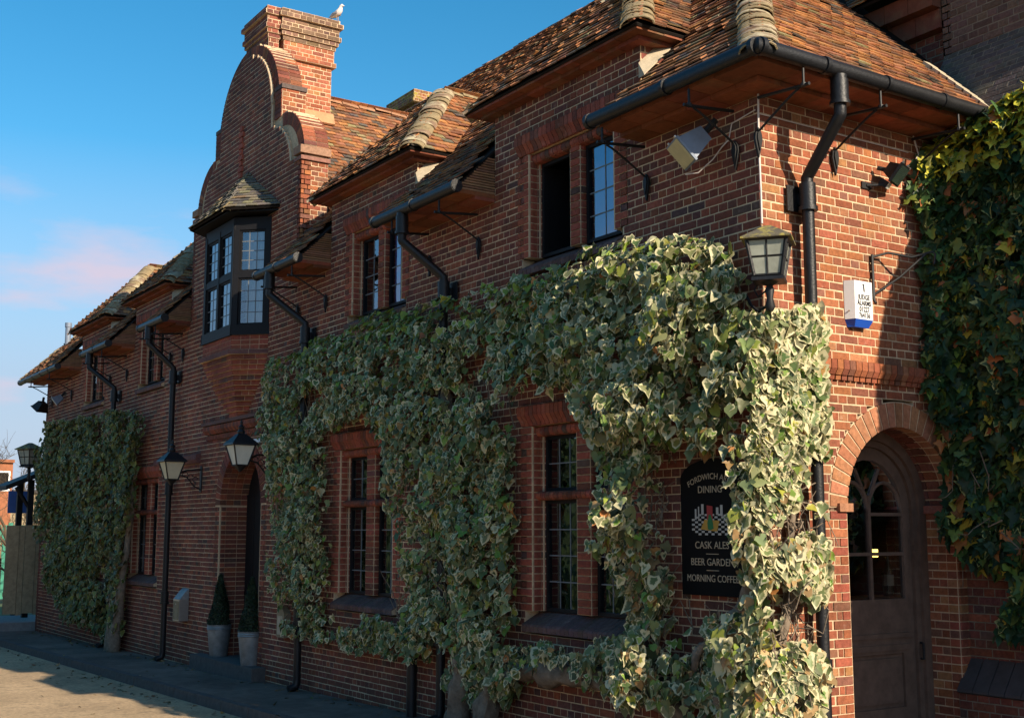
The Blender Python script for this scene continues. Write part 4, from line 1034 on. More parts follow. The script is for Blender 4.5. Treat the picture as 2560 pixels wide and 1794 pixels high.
for i in range(9):
    t = i / 9; x = .52 - t * .75; vg.obox((x, 2.50, 5.76 + (.55 - x) * TS + .02), (.05, 0, -.045), (0, .045, .0), (.01, 0, .022))
vg.build('verge_mortar', 'cream', ER)
# flue
fl_o = MB().tube([(-24.2, .35, 5.9), (-24.2, .35, 7.15)], .07, 12).tube([(-24.2, .35, 7.05), (-24.2, .35, 7.16)], .085, 12).build('flue_pipe', 'greyblue', PH, smooth=True)

# ------------------------------------------------------------------ ivy
LEAF_V = [(0, .0), (.14, .13), (.36, .10), (.47, -.12), (.42, -.38), (.27, -.66), (.0, -1.0)]
LEAF_R = [(0, .0), (.20, .10), (.41, .02), (.50, -.20), (.43, -.46), (.25, -.70), (.0, -.88)]
LEAF_3 = [(0, .0), (.17, .13), (.40, .06), (.55, -.14), (.30, -.34), (.19, -.62), (.0, -1.08)]
LEAF_5 = [(0, .0), (.16, .16), (.46, .14), (.40, -.10), (.60, -.36), (.31, -.46), (.17, -.74), (.0, -1.05)]
def template(half):
    rim = half + [(-x, y) for x, y in reversed(half[1:-1])]
    P = [(0, -.36)] + rim; n = len(rim)
    V = np.array([(x, y, 0.30 * abs(x) - .22 * max(0, -y - .4) ** 2 - (.0 if i else .06)) for i, (x, y) in enumerate(P)])
    F = [(0, 1 + i, 1 + (i + 1) % n) for i in range(n)]
    ed = np.ones(len(P)); ed[0] = 0.0
    return V, F, ed
TV, T5 = template(LEAF_V), template(LEAF_5)
ALT = {13: [TV[0], template(LEAF_R)[0], template(LEAF_3)[0]], 15: [T5[0], T5[0] * np.array([1.12, .85, 1]), T5[0] * np.array([.8, 1.1, 1.4])]}
def leaf_mesh(name, tpl, pos, nrm, tip, size, col, vary, mat):
    V, F, ed = tpl; n = len(pos); k = len(V)
    nrm = nrm / np.linalg.norm(nrm, axis=1, keepdims=True)
    t = tip - nrm * np.sum(tip * nrm, axis=1, keepdims=True); t /= np.maximum(np.linalg.norm(t, axis=1, keepdims=True), 1e-6)
    ydir = -t; xdir = np.cross(ydir, nrm)
    asp = 0.85 + .3 * rng.random(n); cup = rng.uniform(-.6, 1.6, n)
    al = ALT.get(k, [V, V, V]); wt = rng.dirichlet([.5, .5, .5], n); VV = sum(wt[:, i, None, None] * al[i][None] for i in range(3))
    VV = VV + np.array([0, 0, 1]) * (VV[:, :, 0:1] * rng.normal(0, .25, n)[:, None, None])
    W = pos[:, None, :] + (VV[:, :, 0:1] * (size * asp)[:, None, None]) * xdir[:, None, :] + (VV[:, :, 1:2] * size[:, None, None]) * ydir[:, None, :] + (VV[:, :, 2:3] * (size * cup)[:, None, None]) * nrm[:, None, :]
    J = rng.normal(0, .055, (n, k, 3)) * size[:, None, None]; J[:, 1] = 0; W = W + J
    FA = np.array(F, dtype=np.int32); faces = (FA[None] + (np.arange(n) * k)[:, None, None]).reshape(-1, 3)
    me = bpy.data.meshes.new(name); me.vertices.add(n * k); me.vertices.foreach_set('co', W.astype(np.float32).ravel())
    nf = len(faces); me.loops.add(nf * 3); me.loops.foreach_set('vertex_index', faces.ravel()); me.polygons.add(nf)
    me.polygons.foreach_set('loop_start', np.arange(0, nf * 3, 3, dtype=np.int32)); me.update(calc_edges=True)
    ca = np.concatenate([np.repeat(col[:, None, :], k, 1), np.broadcast_to(ed[None, :, None], (n, k, 1))], 2)
    me.color_attributes.new('col', 'FLOAT_COLOR', 'POINT').data.foreach_set('color', ca.astype(np.float32).ravel())
    me.attributes.new('vary', 'FLOAT', 'POINT').data.foreach_set('value', np.repeat(vary, k).astype(np.float32))
    me.polygons.foreach_set('use_smooth', np.ones(nf, dtype=bool))
    me.materials.append(M[mat]); return me
def inside(poly, x, z):
    c = np.zeros(len(x), bool); n = len(poly); j = n - 1
    for i in range(n):
        xi, zi = poly[i]; xj, zj = poly[j]
        cr = ((zi > z) != (zj > z)) & (x < (xj - xi) * (z - zi) / (zj - zi + 1e-12) + xi); c ^= cr; j = i
    return c
def nz2(x, z, s, seed): return np.array([mnoise.noise((a * s + seed, b * s, seed * 1.7)) for a, b in zip(x, z)])
def leaf_cols(n, pal, w):
    ix = rng.choice(len(pal), n, p=np.array(w) / sum(w)); c = np.array(pal)[ix]; return c * (1 + rng.uniform(-.45, .45, (n, 1))) * (1 + rng.uniform(-.12, .12, (n, 3))), ix
def plant(name, loc, label, cat='climbing plant'):
    o = empty(name, loc); o.matrix_world = Matrix.Identity(4); tag(o, label, cat); return o
def finish_ivy(root, tpl, pos, nrm, tip, size, col, vary, mat, score, nobj=300, lname='leaf'):
    order = np.argsort(-score); top = order[:nobj]; rest = order[nobj:]
    fo = bpy.data.objects.new('foliage', leaf_mesh('foliage', tpl, pos[rest], nrm[rest], tip[rest], size[rest], col[rest], vary[rest], mat)); COL.objects.link(fo); fo.parent = root; fo['kind'] = 'stuff'
    # individual leaves share a few meshes
    protos = []
    for i in range(20):
        j = top[rng.integers(len(top))]
        protos.append(leaf_mesh('leaf', tpl, np.zeros((1, 3)), np.array([[0, 0, 1.]]), np.array([[0, -1., 0]]), np.array([1.0]), col[j:j + 1], vary[j:j + 1], mat))
    for j in top:
        n_ = Vector(nrm[j]).normalized(); t = Vector(tip[j]); t = (t - n_ * t.dot(n_)).normalized(); y = -t; x = y.cross(n_)
        mt = Matrix.Identity(4); s = size[j]
        for i in range(3): mt[i][0] = x[i] * s; mt[i][1] = y[i] * s; mt[i][2] = n_[i] * s
        mt.translation = Vector(pos[j]); child(protos[rng.integers(20)], lname, root, mt)

MAIN = [(-9.73, 4.47), (-8.93, 4.67), (-7.35, 4.58), (-6.46, 4.71), (-5.65, 4.65), (-4.71, 4.6), (-4.04, 4.65), (-3.01, 4.63), (-2.18, 4.55), (-1.49, 4.59), (-0.93, 4.54), (-0.48, 4.47), (-0.14, 4.3), (-0.03, 4.05), (0.05, 3.81), (0.22, 3.7), (0.22, 0.6), (-0.6, 0.54), (-0.92, 0.58), (-1.39, 0.6), (-1.95, 0.6), (-2.36, 0.58), (-3.02, 0.66), (-3.26, 0.48), (-3.66, 0.25), (-4.18, 0.22), (-4.64, 0.42), (-5.23, 0.59), (-6.21, 0.62), (-6.91, 0.5), (-7.43, 0.6), (-8.53, 0.52), (-9.14, 0.66), (-9.49, 1.13), (-9.76, 2.58), (-10.15, 3.25), (-10.03, 4.04)]
GW2H = [(-8.03, 3.38), (-6.55, 3.42), (-6.10, 2.83), (-5.75, 1.95), (-5.62, 1.0), (-7.98, 0.93)]
GW1H = [(-3.46, 3.40), (-2.05, 3.38), (-1.72, 2.5), (-1.52, 1.2), (-2.3, 0.88), (-3.50, 0.88)]
SIGNH = [(-0.93, 2.64), (-0.51, 2.62), (-0.25, 2.42), (-0.02, 2.0), (-0.04, 1.56), (-0.3, 1.44), (-0.92, 1.40), (-1.10, 1.77), (-1.04, 2.38)]
GREENS = [(.16, .19, .075), (.22, .24, .11), (.10, .145, .05), (.16, .24, .045), (.33, .33, .06), (.42, .20, .06)]
GWT = [34, 24, 22, 11, 6, 1.6]
iv = plant('variegated_ivy', (-4, -.2, 0), 'large variegated cream and green ivy trained round the ground-floor windows and corner')
n = 46000
x = rng.uniform(-10.2, .3, n); z = rng.uniform(.15, 4.8, n)
wob = .10
xa = x + wob * nz2(x, z, 3.1, 2.0); za = z + wob * nz2(x, z, 3.3, 9.0)
ok = inside(MAIN, xa, za)
for H in (GW2H, GW1H, SIGNH): ok &= ~inside(H, xa, za)
dens = nz2(x, z, 1.7, 5.0) + .55 * nz2(x, z, 5.0, 15.0)
sparse = ((x > -1.1) & (x < -.05) & (z < 2.75) & (z > 1.25)) | ((x > -3.2) & (x < -1.9) & (z < .8))
ok &= ~(sparse & (dens < .12)) & ~((dens < np.interp(x, [-10, -3, -1.5, .3], [-.34, -.34, -.5, -.5])))
# leaves grow larger towards the corner: thin the count there
ok &= rng.random(n) < np.interp(x, [-10, -5, -1, 0.3], [.85, .88, .92, .85])
x, z, dens = x[ok], z[ok], dens[ok]; n = len(x)
edge_t = np.minimum(1, .35 + np.abs(nz2(x, z, .9, 3.0)) * .5 + .4)
thick = (.17 + .26 * (nz2(x, z, 1.6, 21.0) + .45) + .10 * nz2(x, z, 4.2, 27.0)).clip(.10, .6) * np.interp(x, [-10.2, -9.5, -3.5, -2.0, -1.0, -.2, .2], [.75, 1.0, 1.1, 1.55, 1.85, 1.7, 1.2]) * np.interp(z, [.2, 1.0, 3.0, 4.4, 4.75], [.75, .9, 1.05, 1.0, .6])
dep = thick * (1 - .75 * rng.random(n) ** 1.8)
size = np.interp(x, [-10, -6, -2, .3], [.062, .072, .082, .088]) * np.exp(rng.normal(-.05, .30, n)).clip(.4, 1.6)
pos = np.stack([x, -dep, z], 1)
top = np.clip((z - 4.25) / .4, 0, 1)
nrm = np.stack([rng.normal(.12, .55, n), -np.ones(n), .35 + rng.normal(0, .45, n) + top * .9], 1)
tip = np.stack([rng.normal(0, .35, n), -.15 + rng.normal(0, .25, n), -np.ones(n)], 1)
col, ix = leaf_cols(n, GREENS, GWT)
vary = rng.normal(1.28, .22, n) - .08 * (x > -1.6); vary = np.where(rng.random(n) < .30, 3.0, vary); vary = np.where((z > 4.35) & (x < -4) & (rng.random(n) < .5), 3.0, vary); vary = np.where(ix == 5, 3.0, vary)
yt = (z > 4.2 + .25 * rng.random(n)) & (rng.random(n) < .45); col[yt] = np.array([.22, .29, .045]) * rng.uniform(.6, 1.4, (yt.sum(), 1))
dry = (x > -1.6) & (z < 2.3) & (rng.random(n) < .08); col[dry] = np.array([.40, .24, .10]) * rng.uniform(.6, 1.3, (dry.sum(), 1)); vary[dry] = 3.0
# wrap round the corner onto the end wall
WRAP = [(-0.4, 3.69), (-0.11, 3.76), (0.40, 3.81), (0.46, 3.55), (0.42, 3.26), (0.41, 3.04), (0.45, 2.68), (0.36, 2.5), (0.34, 2.25), (0.35, 1.97), (0.40, 1.65), (0.33, 1.45), (0.26, 1.11), (0.32, 0.83), (0.24, 0.55), (-0.52, 0.5)]
nw = 6400; yw = rng.uniform(-.3, .55, nw); zw = rng.uniform(.4, 3.95, nw)
okw = inside(WRAP, yw + .06 * nz2(yw, zw, 5, 1.0), zw + .08 * nz2(yw, zw, 5, 4.0))
dw = nz2(yw, zw, 2.6, 33.0); okw &= ~((dw < np.interp(zw, [.5, 1.2, 2.4, 2.8, 3.9], [-.1, .05, -.02, -.5, -.5])))
yw, zw = yw[okw], zw[okw]; nw = len(yw)
sd = (.30 + .08 * nz2(yw, zw, 1.9, 8.0)) * (1 - .6 * rng.random(nw) ** 2) * np.interp(yw, [-.3, -.15, .0, .2, .5], [.5, .85, 1.0, 1.0, .75])
posw = np.stack([np.maximum(sd, .03), yw, zw], 1); dry = (zw < 2.6) & (rng.random(nw) < .1)
nrmw = np.stack([.9 + rng.normal(0, .3, nw), -.55 + rng.normal(0, .4, nw), .35 + rng.normal(0, .35, nw)], 1)
tipw = np.stack([rng.normal(.15, .3, nw), rng.normal(0, .35, nw), -np.ones(nw)], 1)
sizw = .082 * np.exp(rng.normal(-.05, .3, nw)).clip(.4, 1.6); colw, ixw = leaf_cols(nw, GREENS, [30, 30, 14, 16, 6, 2]); varw = rng.normal(1.12, .24, nw); varw = np.where(rng.random(nw) < .14, 3., varw); colw[dry] = np.array([.42, .27, .12]) * rng.uniform(.6, 1.3, (dry.sum(), 1)); varw[dry] = 3.0
pos = np.concatenate([pos, posw]); nrm = np.concatenate([nrm, nrmw]); tip = np.concatenate([tip, tipw]); size = np.concatenate([size, sizw]); col = np.concatenate([col, colw]); vary = np.concatenate([vary, varw])
depth_all = np.concatenate([dep / thick, posw[:, 0] / .4])
dist = np.linalg.norm(pos - np.array(CAM), axis=1); score = size / dist * (depth_all > .8)
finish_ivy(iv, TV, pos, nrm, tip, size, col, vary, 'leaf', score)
# trunk, limbs, stems
def wig(pts, r, amp, n=5):
    out = []; rr = []
    for (a, b), (ra, rb_) in zip(zip(pts, pts[1:]), zip(r, r[1:])):
        for i in range(n):
            t = i / n; p_ = lerp(a, b, t); s = p_ * 2.3
            out.append(p_ + Vector((mnoise.noise(s), mnoise.noise(s + Vector((7, 3, 1))) * .5, mnoise.noise(s + Vector((1, 9, 4))))) * amp); rr.append((ra + (rb_ - ra) * t) * (1 + .25 * mnoise.noise(s * 3)))
    out.append(Vector(pts[-1])); rr.append(r[-1]); return out, rr
def limb(mb, pts, r, amp=.05, n=9, seg=12): p_, rr = wig(pts, r, amp, n); mb.tube(p_, rr, seg)
tm = MB()
limb(tm, [(-4.45, -.22, -.1), (-4.4, -.2, .3), (-4.3, -.18, .8), (-4.55, -.15, 2.0), (-4.8, -.12, 3.4), (-5.6, -.1, 4.3)], [.14, .12, .10, .07, .05, .03])
limb(tm, [(-4.0, -.22, -.1), (-3.9, -.2, .3), (-3.75, -.18, .55), (-3.3, -.2, .62), (-2.3, -.2, .68), (-1.6, -.2, .66), (-1.1, -.2, .55), (-.6, -.2, .42), (-.2, -.15, .5)], [.13, .12, .11, .10, .095, .09, .085, .08, .06], .05)
limb(tm, [(-.5, -.2, .0), (-.42, -.2, .5), (-.32, -.22, .9), (-.38, -.24, 1.12), (-.25, -.2, 1.25), (-.05, -.15, 1.6), (.02, -.1, 2.4), (.0, -.1, 3.2)], [.09, .08, .06, .05, .055, .06, .055, .04], .04)
limb(tm, [(-.45, -.2, .45), (-.2, -.12, .6), (.05, -.05, .9), (.08, .1, 1.5), (.06, .2, 2.3)], [.07, .06, .05, .045, .03], .05)
limb(tm, [(-.8, -.2, .55), (-.75, -.22, .8), (-.7, -.2, 1.0), (-.5, -.15, 1.2)], [.045, .04, .035, .03], .03)
tm.v = [tuple(Vector(v) + Vector((mnoise.noise(Vector(v) * 6), mnoise.noise(Vector(v) * 6 + Vector((5, 0, 2))), mnoise.noise(Vector(v) * 6 + Vector((0, 7, 3))))) * .06 + Vector((0, 0, mnoise.noise(Vector(v) * 21) * .02))) for v in tm.v]
tk = tm.build('trunk', 'bark', iv, smooth=True)
sm = MB()
for i in range(150):
    x0 = random.uniform(-9.8, .1); z0 = random.uniform(.6, 3.9)
    if -1.2 < x0 < -.05 and .9 < z0 < 2.75: continue
    if -8.0 < x0 < -6.2 and .9 < z0 < 3.4 or -3.5 < x0 < -2.0 and .9 < z0 < 3.4: continue
    pts = [Vector((x0, -.06 - random.random() * .12, z0))]
    for k in range(5): pts.append(pts[-1] + Vector((random.gauss(0, .09), random.gauss(0, .025), random.gauss(.12, .1))))
    sm.tube(pts, [.008, .007, .006, .005, .004, .003], 5)
for i in range(260):   # tangle of bare stems near the corner and round the sign
    y0 = random.uniform(-.2, .3); z0 = random.uniform(.5, 2.7)
    p0 = Vector((random.uniform(.05, .22), y0, z0)) if random.random() < .6 else Vector((random.uniform(-1.5, .0), -random.uniform(.05, .2), z0))
    if -1.12 < p0.x < -.12 and 1.4 < z0 < 2.72: continue
    pts = [p0]
    for k in range(4): pts.append(pts[-1] + Vector((random.gauss(0, .05), random.gauss(0, .05), random.gauss(.03, .08))))
    pts = [Vector((max(p_.x, .03) if p0.x > 0 else p_.x, min(p_.y, -.03) if p0.x <= 0 else p_.y, p_.z)) for p_ in pts]
    sm.tube(pts, [.007, .006, .005, .004, .003], 5)
sm.build('stems', 'bark', iv, kind='stuff')

# left ivy
LEFT = [(-23.55, 4.61), (-21.22, 4.49), (-19.03, 4.46), (-16.22, 4.32), (-15.95, 3.91), (-16.16, 3.17), (-16.18, 2.34), (-16.68, 1.92), (-16.7, 1.09), (-16.82, 0.34), (-17.1, -0.05), (-17.6, -0.1), (-18.94, 0.16), (-20.34, 0.13), (-22.05, 0.72), (-23.38, 1.91), (-23.99, 3.18)]
iv2 = plant('dense_ivy', (-19, -.2, -.3), 'tall dark green ivy hedge-like on the far end of the pub front')
n = 17000; x = rng.uniform(-24.1, -15.8, n); z = rng.uniform(-.15, 4.7, n)
ok = inside(LEFT, x + .14 * nz2(x, z, 2.2, 3), z + .12 * nz2(x, z, 2.4, 8)); de = nz2(x, z, 1.5, 11.0); ok &= de > -.38
x, z = x[ok], z[ok]; n = len(x); th = .34 + .22 * nz2(x, z, 1.0, 5.5); de = th * (1 - .7 * rng.random(n) ** 1.8)
pos = np.stack([x, -de, z], 1); nrm = np.stack([rng.normal(.2, .5, n), -np.ones(n), .35 + rng.normal(0, .4, n)], 1); tip = np.stack([rng.normal(0, .4, n), rng.normal(-.1, .3, n), -np.ones(n)], 1)
size = .095 * rng.uniform(.6, 1.35, n); col, ix = leaf_cols(n, [(.085, .10, .028), (.115, .13, .036), (.14, .15, .04), (.20, .19, .05), (.19, .11, .045)], [30, 28, 20, 12, 5])
vary = np.where(rng.random(n) < .3, 1.4, 3.0)
finish_ivy(iv2, TV, pos, nrm, tip, size, col, vary, 'leaf', size / np.linalg.norm(pos - np.array(CAM), axis=1) * (de / th > .8), 300)
tm = MB()
limb(tm, [(-17.1, -.25, gz(-17) - .05), (-17.0, -.22, .3), (-16.8, -.2, 1.2), (-16.6, -.15, 2.4), (-16.5, -.15, 3.6)], [.13, .1, .07, .05, .03], .06)
limb(tm, [(-17.4, -.25, gz(-17) - .05), (-17.35, -.2, .4), (-17.6, -.18, 1.6), (-18.2, -.12, 3.2)], [.1, .08, .06, .03], .06)
tm.build('trunk', 'bark', iv2, smooth=True)

# right ivy on the wing
iv3 = plant('dark_ivy', (.6, 2.3, 1.2), 'dark green ivy with top leaves coloured a sunlit yellow hanging down the right-hand wing')
n = 21000; x = rng.uniform(.0, 4.7, n); z = rng.uniform(1.1, 6.2, n)
zb_ = np.interp(x, [0, .15, .3, .45, .8, 1.6, 4.7], [2.1, 1.85, 1.45, 1.1, .95, 1.0, 1.1]) + .12 * nz2(x, z, 4, 2.0)
zt_ = np.interp(x, [0, .3, .6, 1.0, 2.5, 4.7], [5.55, 5.66, 5.74, 5.92, 5.85, 5.8]) + .05 * nz2(x, z, 6, 4.0)
de = nz2(x, z, 1.6, 7.0); ok = (z > zb_) & (z < zt_) & (de > -.45) & ~((z < 1.8) & (de < -.36))
x, z = x[ok], z[ok]; n = len(x); th = (.30 + .18 * nz2(x, z, 1.4, 2.5)) * np.interp(x, [0, .8, 1.5, 3, 4.7], [1.15, 1.1, .9, 1.15, 1.4]) * np.interp(z, [1.0, 2.2, 5.2, 5.9], [.6, 1, 1.05, .8]); de = th * (1 - .75 * rng.random(n) ** 1.8)
pos = np.stack([x, 2.46 - de, z], 1); tp = np.clip((z - 5.3) / .4, 0, 1)
nrm = np.stack([rng.normal(.1, .45, n), -np.ones(n), .4 + rng.normal(0, .4, n) + tp], 1); tip = np.stack([rng.normal(0, .35, n), -.15 + rng.normal(0, .25, n), -np.ones(n)], 1)
m2 = 3200; y = rng.uniform(1.6, 2.46, m2); z2 = rng.uniform(1.9, 5.6, m2)
yl = np.interp(z2, [1.9, 2.2, 2.45, 2.76, 3.1, 3.5, 4.0, 4.6, 5.0, 5.3, 5.5], [2.42, 2.3, 2.16, 2.06, 1.96, 1.9, 1.98, 1.97, 1.84, 1.86, 2.08]) + .07 * nz2(y, z2, 5, 1.3)
ok = (y > yl); y, z2 = y[ok], z2[ok]; m2 = len(y); dx = (.05 + .3 * np.clip((y - 1.75) / .6, 0, 1)) * (1 - .7 * rng.random(m2) ** 1.5)
pos = np.concatenate([pos, np.stack([dx + .03, y, z2], 1)]); nrm = np.concatenate([nrm, np.stack([.45 + rng.normal(0, .4, m2), -1 + rng.normal(0, .35, m2), .4 + rng.normal(0, .4, m2)], 1)])
tip = np.concatenate([tip, np.stack([rng.normal(0, .3, m2), -.1 + rng.normal(0, .3, m2), -np.ones(m2)], 1)]); n = len(pos)
size = .115 * rng.uniform(.6, 1.35, n); col, ix = leaf_cols(n, [(.022, .052, .02), (.034, .072, .025), (.05, .10, .028), (.15, .19, .035), (.34, .12, .035), (.40, .32, .035)], [30, 28, 22, 13, 4.0, 3.0])
hi = (pos[:, 2] > 5.15 + .3 * rng.random(n)) & (rng.random(n) < .7); col[hi] = np.array([.50, .46, .05]) * rng.uniform(.7, 1.2, (hi.sum(), 1))  # sunlight on the top leaves put in as bright yellow leaf colour
vary = np.where(rng.random(n) < .06, 1.25, 3.0)
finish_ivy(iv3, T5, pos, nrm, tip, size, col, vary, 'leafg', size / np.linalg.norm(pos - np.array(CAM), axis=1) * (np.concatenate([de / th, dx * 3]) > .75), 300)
sm = MB()
for i in range(60):
    pts = [Vector((random.uniform(0.05, 1.3), 2.46 - random.uniform(.05, .3), random.uniform(1.8, 5.3)))]
    for k in range(5): pts.append(pts[-1] + Vector((random.gauss(0, .07), random.gauss(0, .03), random.gauss(-.05, .1))))
    sm.tube(pts, [.007, .006, .005, .004, .004, .003], 5)
limb(sm, [(.9, 2.4, -.1), (.95, 2.35, 1.5), (.85, 2.38, 3.2), (.7, 2.4, 4.8)], [.07, .06, .05, .03], .05)
sm.build('stems', 'bark', iv3, kind='stuff')

# ------------------------------------------------------------------ lanterns
def square(s, z): return [Vector((-s, -s, z)), Vector((s, -s, z)), Vector((s, s, z)), Vector((-s, s, z))]
def frustum(mb, s0, z0, s1, z1):
    mb.hexa([tuple(p) for p in square(s0, z0)] + [tuple(p) for p in square(s1, z1)])
def corner_lantern(name, loc, rotz, label, sc=1.0, bracket_dir=None):
    r = empty(name, loc); r.rotation_euler = (0, 0, rotz); r.scale = (sc,) * 3; tag(r, label, 'lantern')
    rf = MB(); frustum(rf, .235, .36, .03, .50); rf.box(-.235, .235, -.235, .235, .345, .36); rf.build('lamp_roof', 'moss', r)
    fr = MB(); a, b = .125, .185
    B, T = square(a, .0), square(b, .345)
    for i in range(4):
        fr.tube([B[i], T[i]], .018, 4); j = (i + 1) % 4
        fr.tube([B[i], B[j]], .02, 4); fr.tube([T[i], T[j]], .018, 4)
        fr.tube([(B[i] + B[j]) / 2, (T[i] + T[j]) / 2], .009, 4); fr.tube([lerp(B[i], T[i], .52), lerp(B[j], T[j], .52)], .009, 4)
    fr.box(-.15, .15, -.15, .15, -.045, -.012); fr.build('lamp_frame', 'black', r)
    for i in range(4):
        j = (i + 1) % 4
        for (t0, t1) in ((.03, .5), (.54, .97)):
            for (u0, u1) in ((.05, .48), (.52, .95)):
                P_ = [lerp(lerp(B[i], T[i], t0), lerp(B[j], T[j], t0), u0), lerp(lerp(B[i], T[i], t0), lerp(B[j], T[j], t0), u1), lerp(lerp(B[i], T[i], t1), lerp(B[j], T[j], t1), u1), lerp(lerp(B[i], T[i], t1), lerp(B[j], T[j], t1), u0)]
                MB().add([tuple(p_ * .985) for p_ in P_], [(0, 1, 2, 3)]).build('pane', 'lampglass', r)
    inn = MB(); inn.box(-.09, .09, -.09, .09, .0, .03); inn.build('lamp_tray', 'whiteglass', r)
    br = MB(); br.lathe([(.03, -.32), (.05, -.28), (.03, -.2), (.045, -.12), (.03, -.08), (.09, -.045)], (0, 0, 0), 10)
    br.tube([(0, 0, -.25), (-.12, .12, -.30), (-.2, .2, -.22), (-.26, .26, -.1)], .016, 6); br.tube([(.0, 0, -.1), (-.12, .1, -.16), (-.16, .16, -.08), (-.12, .13, -.03)], .01, 6)
    br.build('lamp_bracket', 'iron', r, smooth=True); return r
corner_lantern('corner_lantern', (.25, -.19, 4.0), R_(38), 'big black lantern with mossy roof on the sunlit pub corner above the ivy', .84)
corner_lantern('corner_lantern', (-24.75, -.28, 3.62), R_(30), 'distant black lantern at the far left end of the pub against the sky', 1.1)
def bracket_lantern(loc, label, glass, arm):
    r = empty('bracket_lantern', loc); tag(r, label, 'lantern', 'lanterns either side of the front entrance')
    rf = MB(); frustum(rf, .195, .32, .06, .46); frustum(rf, .2, .295, .195, .32); rf.lathe([(.05, .46), (.06, .49), (.035, .53), (.05, .56), (.015, .60), (.02, .63), (.002, .67)], (0, 0, 0), 10); rf.build('lamp_roof', 'black', r)
    fr = MB(); B, T = square(.085, 0), square(.165, .3)
    for i in range(4):
        j = (i + 1) % 4; fr.tube([B[i], T[i]], .012, 4); fr.tube([B[i], B[j]], .014, 4); fr.tube([T[i], T[j]], .012, 4)
    fr.lathe([(.02, -.09), (.05, -.06), (.095, -.012), (.09, .0)], (0, 0, 0), 8); fr.build('lamp_frame', 'black', r)
    for i in range(4):
        j = (i + 1) % 4; MB().add([tuple(B[i] * .97), tuple(B[j] * .97), tuple(T[j] * .97), tuple(T[i] * .97)], [(0, 1, 2, 3)]).build('pane', glass, r)
    br = MB(); br.tube([(0, 0, .05), (0, arm * .5, .16), (0, arm, .18)], .014, 6)
    br.tube([(0, arm * .25, .08), (0, arm * .5, .05), (0, arm * .75, -.1), (0, arm - .01, -.16)], .012, 6)
    for k in range(3):
        c0 = Vector((0, arm * (.45 + .17 * k), .09 - .04 * k)); br.tube([c0 + Vector((0, .045 * C_(t), .045 * S_(t))) for t in np.linspace(0, 5.2, 10)], .007, 5)
    br.box(-.04, .04, arm - .02, arm, -.2, .24); br.build('lamp_bracket', 'iron', r); return r
bracket_lantern((-13.2, -.52, 2.86), 'black bracket lantern with cream glass left of the front entrance arch', 'creamglass', .52)
bracket_lantern((-10.12, -.52, 2.96), 'black bracket lantern with white glass right of the front entrance arch, beside the ivy', 'whiteglass', .52)

# ------------------------------------------------------------------ floodlights, alarm box, cables, bracket
def floodlight(loc, rot, label, lens, body, w=.24, h=.19, d=.16):
    r = empty('floodlight', loc); r.rotation_euler = Vector(rot).normalized().to_track_quat('Z', 'Y').to_euler(); tag(r, label, 'floodlight')
    b = MB(); b.hexa([(-w * .3, -h * .3, -d), (w * .3, -h * .3, -d), (w * .3, h * .3, -d), (-w * .3, h * .3, -d), (-w / 2, -h / 2, 0), (w / 2, -h / 2, 0), (w / 2, h / 2, 0), (-w / 2, h / 2, 0)])
    b.box(-w / 2 - .012, w / 2 + .012, -h / 2 - .012, h / 2 + .012, -.012, .008); b.build('lamp_housing', body, r)
    MB().box(-w / 2 + .004, w / 2 - .004, -h / 2 + .004, h / 2 - .004, .0085, .016).build('lamp_lens', lens, r)
    for sx in (-1, 1): MB().tube([(sx * w * .35, h / 2 + .01, -.01), (sx * w * .35, h / 2 + .03, -.01)], .012, 6).build('clip', 'steel', r)
    return r
f1 = floodlight((-.60, -.33, 5.22), (-.30, -.62, -.60), 'floodlight with yellowed lens under the front eave near the pub corner', 'yellowlens', 'greyblue', .30, .24, .26)
MB().tube([(0, 0, -.22), (.05, .03, -.42)], .03, 8).build('lamp_arm', 'iron', f1)
f2 = floodlight((.22, 1.50, 5.13), (.62, .25, -.55), 'black security floodlight on the sunlit end wall beside the dark ivy', 'glassdark' if 'glassdark' in M else 'greyblue', 'black', .20, .17, .12)
k = MB(); k.tube([(0, -.02, -.12), (-.03, -.05, -.2)], .02, 6); k.build('lamp_arm', 'iron', f2)
k = MB(); k.box(-.05, .02, -.16, -.10, -.1, -.02); k.build('sensor', 'black', f2)
MB().box(-.045, .015, -.158, -.102, -.019, -.012).build('sensor_lens', 'whiteglass', f2)
mp_ = MB().box(.0, .02, 1.24, 1.36, 5.02, 5.08).tube([(.02, 1.30, 5.05), (.12, 1.42, 5.05)], .014, 6).build('floodlight_plate', 'iron', f2); mp_.matrix_parent_inverse = f2.matrix_basis.inverted()
bpy.context.view_layer.update()
mp_.matrix_parent_inverse = f2.matrix_world.inverted()
f3 = floodlight((-22.7, -.24, 5.02), (-.2, -.75, -.6), 'pale double floodlight under the far left eave above the dense ivy', 'whiteglass', 'greyblue', .28, .2, .2)
MB().tube([(0, 0, -.15), (.02, .05, -.32)], .03, 6).build('lamp_arm', 'iron', f3)
f4 = floodlight((-24.1, -.26, 4.95), (-.5, -.3, -.8), 'dark wide floodlight at the far left corner under the gutter end', 'yellowlens', 'black', .34, .24, .2)
MB().tube([(0, 0, -.15), (.02, .05, -.32)], .03, 6).build('lamp_arm', 'iron', f4)

